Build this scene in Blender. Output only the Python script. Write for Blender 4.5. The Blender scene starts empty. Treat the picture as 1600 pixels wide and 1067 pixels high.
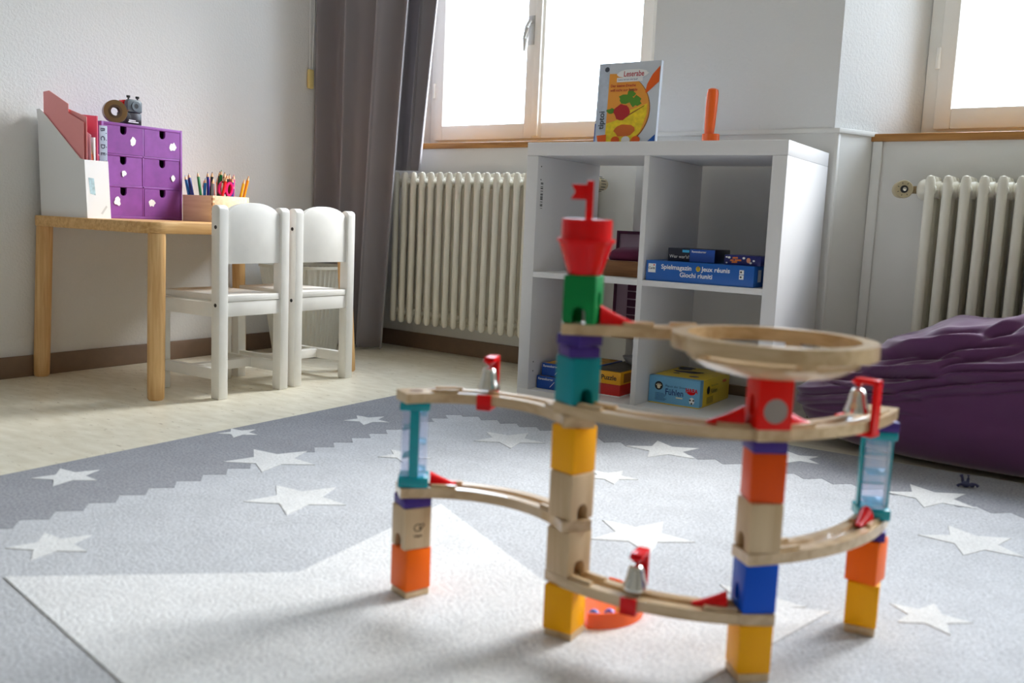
import bpy, bmesh, math, random
from mathutils import Vector, Matrix, noise
random.seed(7)
PI = math.pi
SC = bpy.context.scene
COL = SC.collection
CM = 0.01                      # every length below is written in centimetres

# ------------------------------------------------------------------ camera
cam_d = bpy.data.cameras.new('camera')
cam = bpy.data.objects.new('camera', cam_d)
COL.objects.link(cam)
YAW, PITCH, ROLL = -0.567930, -0.126607, 0.044118
FPX = 1452.27
fw = Vector((math.sin(YAW) * math.cos(PITCH), math.cos(YAW) * math.cos(PITCH), math.sin(PITCH)))
rt = Vector((math.cos(YAW), -math.sin(YAW), 0))
up = rt.cross(fw)
r2 = rt * math.cos(ROLL) + up * math.sin(ROLL)
u2 = up * math.cos(ROLL) - rt * math.sin(ROLL)
cam.matrix_world = Matrix(((r2.x, u2.x, -fw.x, 1.48116), (r2.y, u2.y, -fw.y, -2.36023),
                           (r2.z, u2.z, -fw.z, 0.53321), (0, 0, 0, 1)))
cam_d.sensor_width = 36
cam_d.lens = FPX / 1600 * 36
cam_d.clip_start = 0.02
cam_d.dof.use_dof = True
cam_d.dof.focus_distance = 3.0
cam_d.dof.aperture_fstop = 4.0
SC.camera = cam

# ------------------------------------------------------------------ world, light, exposure
SC.view_settings.view_transform = 'Standard'
SC.view_settings.look = 'None'
SC.view_settings.gamma = 1
SC.view_settings.use_curve_mapping = False
SC.view_settings.exposure = 0.45
SKY = 11.5
w = bpy.data.worlds.new('overcast_sky')
SC.world = w
w.use_nodes = True
bg = w.node_tree.nodes['Background']
# overcast sky: brightest overhead, paler towards the horizon, dull ground below it
wt = w.node_tree
wc_ = wt.nodes.new('ShaderNodeTexCoord')
wsep = wt.nodes.new('ShaderNodeSeparateXYZ')
wr = wt.nodes.new('ShaderNodeValToRGB')
wm = wt.nodes.new('ShaderNodeMath')
wm.operation = 'MULTIPLY_ADD'
wm.inputs[1].default_value = 0.5
wm.inputs[2].default_value = 0.5
el = wr.color_ramp.elements
el[0].position, el[0].color = 0.46, (0.20, 0.20, 0.19, 1)
el[1].position, el[1].color = 1.0, (0.82, 0.93, 1.10, 1)
e_ = el.new(0.52); e_.color = (0.365, 0.42, 0.50, 1)
e_ = el.new(0.70); e_.color = (0.60, 0.70, 0.83, 1)
wt.links.new(wc_.outputs['Generated'], wsep.inputs[0])
wt.links.new(wsep.outputs['Z'], wm.inputs[0])
wt.links.new(wm.outputs[0], wr.inputs[0])
wt.links.new(wr.outputs[0], bg.inputs[0])
bg.inputs[1].default_value = SKY
SC.cycles.max_bounces = 10
SC.cycles.diffuse_bounces = 7
SC.cycles.transparent_max_bounces = 12
SC.cycles.sample_clamp_indirect = 6
SC.cycles.caustics_reflective = False
SC.cycles.caustics_refractive = False

sun_d = bpy.data.lights.new('hazy_sun', 'SUN')      # sun behind thin cloud: a wide, soft source
sun_d.energy = 7.5
sun_d.angle = math.radians(28)
sun_d.color = (1.0, 0.97, 0.93)
sun = bpy.data.objects.new('hazy_sun', sun_d)
COL.objects.link(sun)
SAZ, SEL = math.radians(62), math.radians(40)
sun.rotation_euler = Vector((math.cos(SAZ) * math.cos(SEL), math.sin(SAZ) * math.cos(SEL), math.sin(SEL))).to_track_quat('Z', 'Y').to_euler()
K0, K1 = -0.0717, 60.1          # the window wall runs along y = K0*x + K1 (cm)
def wy(x, off=0.0):
    return K0 * x + K1 + off
WANG = math.atan(K0)
WINDOWS = [(-101.5, 7.5), (95.6, 204.6), (244.6, 353.6)]   # opening x-range at the frame plane
WOFF, SILL, WTOP, CEIL = 17.0, 83.7, 240.0, 275.0
for (xa, xb) in WINDOWS:        # sky portals in the three window openings
    ld = bpy.data.lights.new('window_portal', 'AREA')
    ld.shape = 'RECTANGLE'
    ld.size = (xb - xa) * CM
    ld.size_y = (WTOP - SILL) * CM
    ld.cycles.is_portal = True
    lo = bpy.data.objects.new('window_portal', ld)
    COL.objects.link(lo)
    xm = (xa + xb) / 2
    lo.location = (xm * CM, wy(xm, WOFF + 6) * CM, (SILL + WTOP) / 2 * CM)
    lo.rotation_euler = (-PI / 2, 0, WANG)

# ------------------------------------------------------------------ materials
def lin(c):
    c = c / 255.0
    return c / 12.92 if c <= 0.04045 else ((c + 0.055) / 1.055) ** 2.4
def rgb(r, g, b):
    return (lin(r), lin(g), lin(b), 1)
MATS = {}
def mat(name, col, rough=0.5, bump=0.0, bscale=200, spec=0.5, metal=0.0, vary=0.0, vscale=30, sheen=0.0, stretch=(1, 1, 1), coat=0.0, bdist=0.001):
    if name in MATS:
        return MATS[name]
    m = bpy.data.materials.new(name)
    m.use_nodes = True
    nt = m.node_tree
    p = nt.nodes['Principled BSDF']
    p.inputs['Base Color'].default_value = col
    p.inputs['Roughness'].default_value = rough
    p.inputs['Metallic'].default_value = metal
    p.inputs['Specular IOR Level'].default_value = spec
    p.inputs['Sheen Weight'].default_value = sheen
    p.inputs['Coat Weight'].default_value = coat
    if bump or vary:
        tc = nt.nodes.new('ShaderNodeTexCoord')
        mp = nt.nodes.new('ShaderNodeMapping')
        mp.inputs['Scale'].default_value = stretch
        nt.links.new(tc.outputs['Object'], mp.inputs[0])
    if vary:
        n = nt.nodes.new('ShaderNodeTexNoise')
        n.inputs['Scale'].default_value = vscale
        n.inputs['Detail'].default_value = 4
        nt.links.new(mp.outputs[0], n.inputs['Vector'])
        rmp = nt.nodes.new('ShaderNodeValToRGB')
        rmp.color_ramp.elements[0].position = 0.3
        rmp.color_ramp.elements[1].position = 0.7
        rmp.color_ramp.elements[0].color = tuple(c * (1 - vary) for c in col[:3]) + (1,)
        rmp.color_ramp.elements[1].color = tuple(min(1, c * (1 + vary)) for c in col[:3]) + (1,)
        nt.links.new(n.outputs['Fac'], rmp.inputs[0])
        nt.links.new(rmp.outputs[0], p.inputs['Base Color'])
    if bump:
        n2 = nt.nodes.new('ShaderNodeTexNoise')
        n2.inputs['Scale'].default_value = bscale
        n2.inputs['Detail'].default_value = 3
        nt.links.new(mp.outputs[0], n2.inputs['Vector'])
        b = nt.nodes.new('ShaderNodeBump')
        b.inputs['Strength'].default_value = bump
        b.inputs['Distance'].default_value = bdist
        nt.links.new(n2.outputs['Fac'], b.inputs['Height'])
        nt.links.new(b.outputs[0], p.inputs['Normal'])
    MATS[name] = m
    return m

def wood(name, c1, c2, axis=2, scale=1.0, rough=0.45, coat=0.0):
    """long-grained wood: noise stretched along one object axis"""
    if name in MATS:
        return MATS[name]
    m = bpy.data.materials.new(name)
    m.use_nodes = True
    nt = m.node_tree
    p = nt.nodes['Principled BSDF']
    tc = nt.nodes.new('ShaderNodeTexCoord')
    mp = nt.nodes.new('ShaderNodeMapping')
    s = [38 * scale] * 3
    s[axis] = 2.2 * scale
    mp.inputs['Scale'].default_value = s
    nt.links.new(tc.outputs['Object'], mp.inputs[0])
    n = nt.nodes.new('ShaderNodeTexNoise')
    n.inputs['Scale'].default_value = 2.6
    n.inputs['Detail'].default_value = 6
    n.inputs['Distortion'].default_value = 0.6
    nt.links.new(mp.outputs[0], n.inputs['Vector'])
    rmp = nt.nodes.new('ShaderNodeValToRGB')
    rmp.color_ramp.elements[0].position = 0.32
    rmp.color_ramp.elements[1].position = 0.66
    rmp.color_ramp.elements[0].color = c1
    rmp.color_ramp.elements[1].color = c2
    nt.links.new(n.outputs['Fac'], rmp.inputs[0])
    nt.links.new(rmp.outputs[0], p.inputs['Base Color'])
    p.inputs['Roughness'].default_value = rough
    p.inputs['Coat Weight'].default_value = coat
    b = nt.nodes.new('ShaderNodeBump')
    b.inputs['Strength'].default_value = 0.06
    b.inputs['Distance'].default_value = 0.001
    nt.links.new(n.outputs['Fac'], b.inputs['Height'])
    nt.links.new(b.outputs[0], p.inputs['Normal'])
    MATS[name] = m
    return m

def clear_mat(name, tint, amount_white=0.08, gloss=0.08):
    if name in MATS:
        return MATS[name]
    m = bpy.data.materials.new(name)
    m.use_nodes = True
    nt = m.node_tree
    nt.nodes.remove(nt.nodes['Principled BSDF'])
    out = nt.nodes['Material Output']
    t = nt.nodes.new('ShaderNodeBsdfTransparent')
    t.inputs[0].default_value = tint
    d = nt.nodes.new('ShaderNodeBsdfTranslucent')
    d.inputs[0].default_value = (0.9, 0.93, 0.97, 1)
    g = nt.nodes.new('ShaderNodeBsdfGlossy')
    g.inputs['Roughness'].default_value = 0.08
    m1 = nt.nodes.new('ShaderNodeMixShader')
    m1.inputs[0].default_value = amount_white
    m2 = nt.nodes.new('ShaderNodeMixShader')
    m2.inputs[0].default_value = gloss
    nt.links.new(t.outputs[0], m1.inputs[1])
    nt.links.new(d.outputs[0], m1.inputs[2])
    nt.links.new(m1.outputs[0], m2.inputs[1])
    nt.links.new(g.outputs[0], m2.inputs[2])
    nt.links.new(m2.outputs[0], out.inputs[0])
    MATS[name] = m
    return m

def linoleum():
    m = bpy.data.materials.new('linoleum')
    m.use_nodes = True
    nt = m.node_tree
    p = nt.nodes['Principled BSDF']
    tc = nt.nodes.new('ShaderNodeTexCoord')
    def ns(scale, st, det):
        mp = nt.nodes.new('ShaderNodeMapping')
        mp.inputs['Scale'].default_value = st
        nt.links.new(tc.outputs['Object'], mp.inputs[0])
        n = nt.nodes.new('ShaderNodeTexNoise')
        n.inputs['Scale'].default_value = scale
        n.inputs['Detail'].default_value = det
        nt.links.new(mp.outputs[0], n.inputs['Vector'])
        return n
    a = ns(24, (0.6, 1.6, 1), 6)
    r1 = nt.nodes.new('ShaderNodeValToRGB')
    r1.color_ramp.elements[0].position = 0.3
    r1.color_ramp.elements[1].position = 0.72
    r1.color_ramp.elements[0].color = rgb(214, 206, 184)
    r1.color_ramp.elements[1].color = rgb(234, 228, 211)
    nt.links.new(a.outputs['Fac'], r1.inputs[0])
    f = ns(60, (0.55, 1.5, 1), 2)
    r2_ = nt.nodes.new('ShaderNodeValToRGB')
    r2_.color_ramp.elements[0].position = 0.27
    r2_.color_ramp.elements[1].position = 0.34
    r2_.color_ramp.elements[0].color = (0.42, 0.36, 0.27, 1)
    r2_.color_ramp.elements[1].color = (1, 1, 1, 1)
    nt.links.new(f.outputs['Fac'], r2_.inputs[0])
    mx = nt.nodes.new('ShaderNodeMixRGB')
    mx.blend_type = 'MULTIPLY'
    mx.inputs[0].default_value = 0.75
    nt.links.new(r1.outputs[0], mx.inputs[1])
    nt.links.new(r2_.outputs[0], mx.inputs[2])
    nt.links.new(mx.outputs[0], p.inputs['Base Color'])
    p.inputs['Roughness'].default_value = 0.34
    p.inputs['Specular IOR Level'].default_value = 0.4
    return m

M_FLOOR = linoleum()
M_WALL = mat('plaster_white', rgb(224, 224, 223), 0.85, bump=0.55, bscale=130, spec=0.2, bdist=0.003)
M_PANEL = mat('panel_paint', rgb(224, 223, 219), 0.5, bump=0.05, bscale=40, vary=0.03, vscale=5)
M_CEIL = mat('ceiling_paint', rgb(238, 237, 232), 0.9)
M_BASE = mat('baseboard_brown', rgb(122, 100, 82), 0.5, vary=0.06)
M_SASH = mat('window_paint', rgb(250, 248, 242), 0.4)
M_SILLW = wood('sill_oak', rgb(150, 98, 40), rgb(186, 132, 66), axis=0)
M_PANE = clear_mat('window_glass', (0.98, 0.99, 0.99, 1), 0.04, 0.04)
M_STEEL = mat('brushed_metal', rgb(206, 205, 202), 0.3, metal=0.35)
M_RAD = mat('radiator_enamel', rgb(226, 222, 208), 0.3)
M_KNOB = mat('valve_beige', rgb(186, 172, 138), 0.4)
M_DARK = mat('dark_plastic', rgb(38, 38, 40), 0.4)
M_CURT = mat('curtain_grey', rgb(140, 135, 140), 0.8, sheen=0.3, bump=0.1, bscale=600)
M_KAL = mat('white_foil', rgb(228, 227, 228), 0.35)
M_CHAIR = mat('chair_white', rgb(236, 234, 229), 0.4, vary=0.03, vscale=20)
M_PINE = wood('pine', rgb(206, 158, 98), rgb(228, 188, 132), axis=2)
M_PINEY = wood('pine_top', rgb(198, 148, 86), rgb(226, 184, 124), axis=1)
M_NAT = wood('maple_block', rgb(192, 162, 122), rgb(214, 188, 150), axis=2, scale=0.8)
M_TRACK = wood('maple_track', rgb(182, 150, 108), rgb(212, 184, 144), axis=0, scale=0.7, rough=0.28, coat=0.6)
M_RED = mat('red_plastic', rgb(228, 0, 8), 0.25, spec=0.3)
PAINT = {k: mat('paint_' + k, rgb(*c), 0.42, spec=0.22) for k, c in dict(
    yellow=(250, 174, 0), orange=(244, 104, 0), vermilion=(228, 80, 0), blue=(0, 82, 204), teal=(0, 140, 150),
    green=(0, 130, 62), purple=(70, 48, 132), red=(226, 18, 4)).items()}
M_TEALP = mat('teal_plastic', rgb(0, 152, 166), 0.25)
M_CLEAR = clear_mat('clear_plastic', (0.93, 0.94, 0.99, 1), 0.06, 0.1)
M_CLEARB = clear_mat('clear_teal_plastic', (0.45, 0.82, 0.92, 1), 0.15, 0.1)
M_CHROME = mat('chrome', rgb(226, 222, 214), 0.12, metal=1.0)
M_BEAN = mat('beanbag_purple', rgb(92, 50, 90), 0.75, spec=0.2, sheen=0.5, bump=0.08, bscale=500)
M_WHITE = mat('print_white', rgb(240, 240, 240), 0.5)
M_CARD = mat('white_card', rgb(238, 238, 240), 0.5)

# ------------------------------------------------------------------ mesh helpers
def new_bm():
    return bmesh.new()
def box(bm, x0, x1, y0, y1, z0, z1, bev=0.0, seg=2, M=None):
    t = bmesh.new()
    bmesh.ops.create_cube(t, size=1)
    for v in t.verts:
        v.co = Vector(((x0 + x1) / 2 + v.co.x * (x1 - x0), (y0 + y1) / 2 + v.co.y * (y1 - y0), (z0 + z1) / 2 + v.co.z * (z1 - z0)))
    if bev > 0:
        bmesh.ops.bevel(t, geom=t.edges[:], offset=bev, segments=seg, profile=0.5, affect='EDGES')
    join(bm, t, M)
def join(bm, t, M=None):
    if M is not None:
        t.transform(M)
    me = bpy.data.meshes.new('tmp')
    t.to_mesh(me)
    t.free()
    bm.from_mesh(me)
    bpy.data.meshes.remove(me)
def prism(bm, pts, z0, z1, bev=0.0, M=None):
    """polygon pts (x, y) extruded from z0 to z1"""
    t = bmesh.new()
    lo = [t.verts.new((x, y, z0)) for x, y in pts]
    hi = [t.verts.new((x, y, z1)) for x, y in pts]
    n = len(pts)
    t.faces.new(lo[::-1])
    t.faces.new(hi)
    for i in range(n):
        j = (i + 1) % n
        t.faces.new((lo[i], lo[j], hi[j], hi[i]))
    bmesh.ops.recalc_face_normals(t, faces=t.faces)
    if bev > 0:
        bmesh.ops.bevel(t, geom=t.edges[:], offset=bev, segments=2, profile=0.5, affect='EDGES')
    join(bm, t, M)
def lathe(bm, prof, seg=24, M=None, cap=True):
    """profile [(r, z)] turned about z"""
    t = bmesh.new()
    rings = []
    for r, z in prof:
        if r < 1e-5:
            rings.append([t.verts.new((0, 0, z))])
        else:
            rings.append([t.verts.new((r * math.cos(2 * PI * i / seg), r * math.sin(2 * PI * i / seg), z)) for i in range(seg)])
    for a, b in zip(rings, rings[1:]):
        for i in range(seg):
            j = (i + 1) % seg
            if len(a) == 1 and len(b) == 1:
                continue
            if len(a) == 1:
                t.faces.new((a[0], b[i], b[j]))
            elif len(b) == 1:
                t.faces.new((a[i], a[j], b[0]))
            else:
                t.faces.new((a[i], a[j], b[j], b[i]))
    if cap:
        if len(rings[0]) > 1:
            t.faces.new(rings[0][::-1])
        if len(rings[-1]) > 1:
            t.faces.new(rings[-1])
    bmesh.ops.recalc_face_normals(t, faces=t.faces)
    join(bm, t, M)
def tube(bm, pts, r, seg=8, M=None):
    """round rod through points; r a number or one per point"""
    t = bmesh.new()
    P = [Vector(p) for p in pts]
    rr = r if isinstance(r, (list, tuple)) else [r] * len(P)
    rings = []
    for i, p in enumerate(P):
        d = (P[min(i + 1, len(P) - 1)] - P[max(i - 1, 0)]).normalized()
        a = d.cross(Vector((0, 0, 1)))
        if a.length < 1e-4:
            a = d.cross(Vector((1, 0, 0)))
        a.normalize()
        b = d.cross(a)
        rings.append([t.verts.new(p + (a * math.cos(2 * PI * k / seg) + b * math.sin(2 * PI * k / seg)) * rr[i]) for k in range(seg)])
    for A, B in zip(rings, rings[1:]):
        for k in range(seg):
            j = (k + 1) % seg
            t.faces.new((A[k], A[j], B[j], B[k]))
    t.faces.new(rings[0][::-1])
    t.faces.new(rings[-1])
    bmesh.ops.recalc_face_normals(t, faces=t.faces)
    join(bm, t, M)
def sweep(bm, path, prof, M=None, closed=False):
    """closed cross-section prof [(across, up)] swept along a level path [(x, y)] at z = 0"""
    t = bmesh.new()
    P = [Vector((p[0], p[1], 0)) for p in path]
    n = len(P)
    rings = []
    for i, p in enumerate(P):
        a, b = (P[(i - 1) % n], P[(i + 1) % n]) if closed else (P[max(i - 1, 0)], P[min(i + 1, n - 1)])
        d = (b - a).normalized()
        nn = Vector((-d.y, d.x, 0))
        rings.append([t.verts.new(p + nn * u + Vector((0, 0, v))) for u, v in prof])
    m = len(prof)
    for i in range(n if closed else n - 1):
        A, B = rings[i], rings[(i + 1) % n]
        for k in range(m):
            j = (k + 1) % m
            t.faces.new((A[k], A[j], B[j], B[k]))
    if not closed:
        t.faces.new(rings[0][::-1])
        t.faces.new(rings[-1])
    bmesh.ops.recalc_face_normals(t, faces=t.faces)
    join(bm, t, M)
def sphere(bm, c, r, M=None, sx=1, sy=1, sz=1, u=16, v=10):
    t = bmesh.new()
    bmesh.ops.create_uvsphere(t, u_segments=u, v_segments=v, radius=r)
    for q in t.verts:
        q.co = Vector((q.co.x * sx + c[0], q.co.y * sy + c[1], q.co.z * sz + c[2]))
    join(bm, t, M)
def T(x=0, y=0, z=0, rz=0, rx=0, ry=0):
    return Matrix.Translation((x, y, z)) @ Matrix.Rotation(rz, 4, 'Z') @ Matrix.Rotation(ry, 4, 'Y') @ Matrix.Rotation(rx, 4, 'X')

def link(name, me, m, parent=None, loc=(0, 0, 0), rz=0.0, smooth=None):
    o = bpy.data.objects.new(name, me)
    COL.objects.link(o)
    if m is not None and not me.materials:
        me.materials.append(m)
    o.location = Vector(loc) * CM
    o.rotation_euler = (0, 0, rz)
    if parent is not None:
        o.parent = parent
    return o
def obj(name, bm, m, parent=None, loc=(0, 0, 0), rz=0.0, smooth=40):
    """the collected shape becomes one mesh object (cm -> m)"""
    bmesh.ops.scale(bm, vec=(CM, CM, CM), verts=bm.verts)
    me = bpy.data.meshes.new(name)
    bm.to_mesh(me)
    bm.free()
    if smooth:
        me.polygons.foreach_set('use_smooth', [True] * len(me.polygons))
        me.set_sharp_from_angle(angle=math.radians(smooth))
    return link(name, me, m, parent, loc, rz)
def empty(name, loc=(0, 0, 0), rz=0.0):
    o = bpy.data.objects.new(name, None)
    COL.objects.link(o)
    o.empty_display_size = 0.05
    o.location = Vector(loc) * CM
    o.rotation_euler = (0, 0, rz)
    return o
def tag(o, label, cat, group=None):
    o['label'] = label
    o['category'] = cat
    if group:
        o['group'] = group
    return o
def struct(o, label=None):
    o['kind'] = 'structure'
    if label:
        o['label'] = label
    return o
def cut(bm, cutters):
    """subtract closed shapes (bmesh list) from bm"""
    me = bpy.data.meshes.new('c0')
    bm.to_mesh(me)
    bm.free()
    a = bpy.data.objects.new('c0', me)
    COL.objects.link(a)
    tmp = []
    for c in cutters:
        mc = bpy.data.meshes.new('c1')
        c.to_mesh(mc)
        c.free()
        b = bpy.data.objects.new('c1', mc)
        COL.objects.link(b)
        md = a.modifiers.new('b', 'BOOLEAN')
        md.operation = 'DIFFERENCE'
        md.object = b
        md.solver = 'EXACT'
        tmp.append(b)
    bpy.context.view_layer.update()
    ev = a.evaluated_get(bpy.context.evaluated_depsgraph_get())
    out = bmesh.new()
    out.from_mesh(ev.to_mesh())
    ev.to_mesh_clear()
    for b in tmp + [a]:
        d = b.data
        bpy.data.objects.remove(b)
        bpy.data.meshes.remove(d)
    return out
FACE = {'front': (PI / 2, 0, 0), 'right': (PI / 2, 0, PI / 2), 'top': (0, 0, 0)}
def text(name, s, size, m, parent, loc, face='front', align='LEFT', bold=0.0, spin=0.0, xs=1.0):
    cu = bpy.data.curves.new(name, 'FONT')
    cu.body = s
    cu.size = size * CM
    cu.align_x = align
    cu.offset = bold * CM
    cu.resolution_u = 3
    o = bpy.data.objects.new(name, cu)
    COL.objects.link(o)
    bpy.context.view_layer.update()
    me = bpy.data.meshes.new_from_object(o.evaluated_get(bpy.context.evaluated_depsgraph_get()))
    bpy.data.objects.remove(o)
    bpy.data.curves.remove(cu)
    me.materials.clear()
    r = link(name, me, m, parent, loc)
    r.rotation_euler = (Matrix.Rotation(FACE[face][2], 4, 'Z') @ Matrix.Rotation(FACE[face][0], 4, 'X') @ Matrix.Rotation(spin, 4, 'Z')).to_euler()
    r.scale = (xs, 1, 1)
    return r
def flat(bm, pts, y):
    """front-facing print: polygon (x, z) at depth y"""
    bm.faces.new([bm.verts.new((x, y, z)) for x, z in pts])
def disc_pts(cx, cz, rx, rz=None, n=20, a0=0, a1=2 * PI):
    rz = rz or rx
    k = n if abs(a1 - a0 - 2 * PI) < 1e-6 else n + 1
    return [(cx + rx * math.cos(a0 + (a1 - a0) * i / n), cz + rz * math.sin(a0 + (a1 - a0) * i / n)) for i in range(k)]

# ================================================================== the room
XL, XR, YB = -129.5, 430.0, -560.0
bm = new_bm()
box(bm, XL - 20, XR + 20, YB - 20, 110, -8, 0)
struct(obj('floor', bm, M_FLOOR), 'beige streaked linoleum floor')
bm = new_bm()
box(bm, XL - 20, XR + 20, YB - 20, 110, CEIL, CEIL + 10)
struct(obj('ceiling', bm, M_CEIL), 'white painted ceiling')
bm = new_bm()
box(bm, XL - 20, XL, YB - 20, 110, 0, CEIL)
struct(obj('wall_left', bm, M_WALL), 'white rough-plaster wall behind the small table')
bm = new_bm()
box(bm, XR, XR + 20, YB, 110, 0, CEIL)
struct(obj('wall_right', bm, mat('side_wall_paint', rgb(206, 202, 196), 0.8)))
bm = new_bm()
box(bm, XL, XR, YB - 20, YB, 0, CEIL)
struct(obj('wall_front', bm, mat('far_wall_paint', rgb(224, 220, 214), 0.8)))
bm = new_bm()
box(bm, XL, XL + 1.2, YB, wy(XL, -14), 0, 6.5, 0.25)
struct(obj('baseboard_left', bm, M_BASE), 'brown baseboard along the plaster wall')

def P(x, off):
    return (x, wy(x, off))
BACK = 26.0
# wall with three window niches: piers above the sill splay towards the frames, panelled piers below stand between the niches
piers_up = [[P(XL, -14), P(-120, -14), P(-101.5, WOFF), P(-101.5, BACK), P(XL, BACK)]]
piers_lo = [[P(XL, -14), P(-119, -14), P(-113, 0), P(-113, BACK), P(XL, BACK)]]
piers_up += [[P(18, -14), P(77.5, -14), P(95.6, WOFF), P(95.6, BACK), P(7.5, BACK), P(7.5, WOFF)],
             [P(215, -14), P(233, -14), P(244.6, WOFF), P(244.6, BACK), P(204.6, BACK), P(204.6, WOFF)],
             [P(364, -14), P(XR, -14), P(XR, BACK), P(353.6, BACK), P(353.6, WOFF)]]
piers_lo += [[P(14, -14), P(78.6, -14), P(85.6, 0), P(85.6, BACK), P(7, BACK), P(7, 0)],
             [P(212, -14), P(236, -14), P(240, 0), P(240, BACK), P(206, BACK), P(206, 0)],
             [P(360, -14), P(XR, -14), P(XR, BACK), P(355, BACK), P(355, 0)]]
bm = new_bm()
for q in piers_up:
    prism(bm, q, SILL, CEIL)
for (xa, xb) in WINDOWS:                       # lintels
    prism(bm, [P(xa - 18, -14), P(xb + 18, -14), P(xb, BACK), P(xa, BACK)], WTOP, CEIL)
wall_back = struct(obj('wall_back', bm, M_WALL, smooth=0), 'white rough-plaster window wall with deep niches')
bm = new_bm()
for q in piers_lo:
    prism(bm, q, 0, SILL - 0.9)
for (xa, xb) in WINDOWS:                       # panel under each sill
    prism(bm, [P(xa - 12, 0), P(xb + 12, 0), P(xb + 12, BACK), P(xa - 12, BACK)], 0, SILL - 2.2)
struct(obj('wall_back_panelling', bm, M_PANEL, smooth=0), 'smooth painted panelling below the window sills')
# cap ledge and corner mouldings of the panelled pier
tn = 0
def trim(bm, m, label=None):
    global tn
    tn += 1
    return struct(obj('trim_%d' % tn, bm, m), label)
for dx in (0,):
    bm = new_bm()
    prism(bm, [P(13.2 + dx, -14.8), P(79.2 + dx, -14.8), P(86.6 + dx, 0.2), P(86 + dx, 1), P(6.5 + dx, 1), P(6.2 + dx, 0)], SILL - 0.9, SILL + 0.5, 0.2)
    trim(bm, M_PANEL, 'painted ledge capping the panelled pier')
    bm = new_bm()
    prism(bm, [P(85.6 + dx, -1.0), P(88.4 + dx, -1.0), P(88.4 + dx, 0.3), P(85.6 + dx, 0.3)], 0, SILL - 2.2, 0.3)
    trim(bm, M_PANEL, 'painted moulding strip in the niche corner')
    bm = new_bm()
    prism(bm, [P(77.9 + dx, -14.3), P(78.9 + dx, -14.3), P(79.3 + dx, -13.2), P(78.2 + dx, -13.0)], 6.5, SILL - 0.9, 0.15)
    trim(bm, M_PANEL, 'painted corner bead of the panelled pier')
# baseboards along the window wall
bn = [('baseboard_niche_1', P(-113, -1.1), P(7, -1.1)), ('baseboard_pier', P(14, -15.1), P(78.6, -15.1)), ('baseboard_niche_2', P(85.6, -1.1), P(205, -1.1)),
      ('baseboard_pier_2', P(212, -15.1), P(236, -15.1)), ('baseboard_niche_3', P(240, -1.1), P(355, -1.1))]
for nm, a, b in bn:
    bm = new_bm()
    prism(bm, [a, b, (b[0], b[1] + 1.2), (a[0], a[1] + 1.2)], 0, 6.5, 0.25)
    struct(obj(nm, bm, M_BASE), 'brown baseboard under the windows')

# ------------------------------------------------------------------ windows
def make_window(n, xa, xb, label, grip=True):
    root = struct(empty('window_%d' % n, (xa, wy(xa, WOFF), SILL), WANG), label)
    W = (xb - xa) / math.cos(WANG)
    H = WTOP - SILL
    bm = new_bm()                                # outer frame
    for a in (box(bm, 0, 4.2, -1, 6, 0, H, 0.3), box(bm, W - 4.2, W, -1, 6, 0, H, 0.3), box(bm, 4.2, W - 4.2, -1, 6, 0, 3.2, 0.3), box(bm, 4.2, W - 4.2, -1, 6, H - 4, H, 0.3)):
        pass
    obj('frame', bm, M_SASH, root)
    mid = W / 2
    for s, (a, b) in enumerate(((3.8, mid + 0.1), (mid + 0.2, W - 3.8))):
        bm = new_bm()
        la, lb = (4.5, 4.2) if s == 0 else (4.2, 4.5)
        box(bm, a, a + la, -3, 3.5, 2.6, H - 3.4, 0.4)
        box(bm, b - lb, b, -3, 3.5, 2.6, H - 3.4, 0.4)
        box(bm, a + la, b - lb, -3, 3.5, 2.6, 8.6, 0.4)
        box(bm, a + la, b - lb, -3, 3.5, H - 9, H - 3.4, 0.4)
        sash = obj('sash', bm, M_SASH, root)
        bm = new_bm()
        box(bm, a + la, b - lb, 0, 0.5, 8.6, H - 9)
        obj('pane', bm, M_PANE, sash)
        if s == 0:
            bm = new_bm()
            box(bm, b - 3.4, b - 0.6, -3.5, -3, 38, 49, 0.2)
            pl = obj('handle_plate', bm, M_STEEL, sash)
            bm = new_bm()
            tube(bm, [(b - 1.9, -3.4, 46.6), (b - 1.9, -4.9, 46.4), (b - 2.3, -5.9, 44), (b - 3.0, -6.0, 40), (b - 3.3, -5.6, 35.5)], [0.8, 0.9, 1.0, 0.95, 0.55], 10)
            obj('handle', bm, M_STEEL, sash)
        bm = new_bm()
        hx = a - 0.3 if s == 0 else b + 0.3
        tube(bm, [(hx, -3.2, 20), (hx, -3.2, 26)], 0.7, 10)
        obj('hinge', bm, M_SASH, sash)
    bm = new_bm()                                # cover strip over the meeting sashes
    box(bm, mid + 0.2, mid + 3.2, -4, -2.9, 3.4, H - 4, 0.3)
    obj('cover_strip', bm, M_SASH, root)
    bm = new_bm()
    box(bm, -9.5, W + (9.5 if n == 1 else 1), -WOFF - 1.0, -0.8, -2.2, 0, 0.3)
    obj('window_sill', bm, M_SILLW, root)
    return root
make_window(1, *WINDOWS[0], 'cream wooden casement window beside the grey curtain')
make_window(2, *WINDOWS[1], 'cream wooden casement window above the beanbag')
make_window(3, *WINDOWS[2], 'cream wooden casement window')

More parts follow.
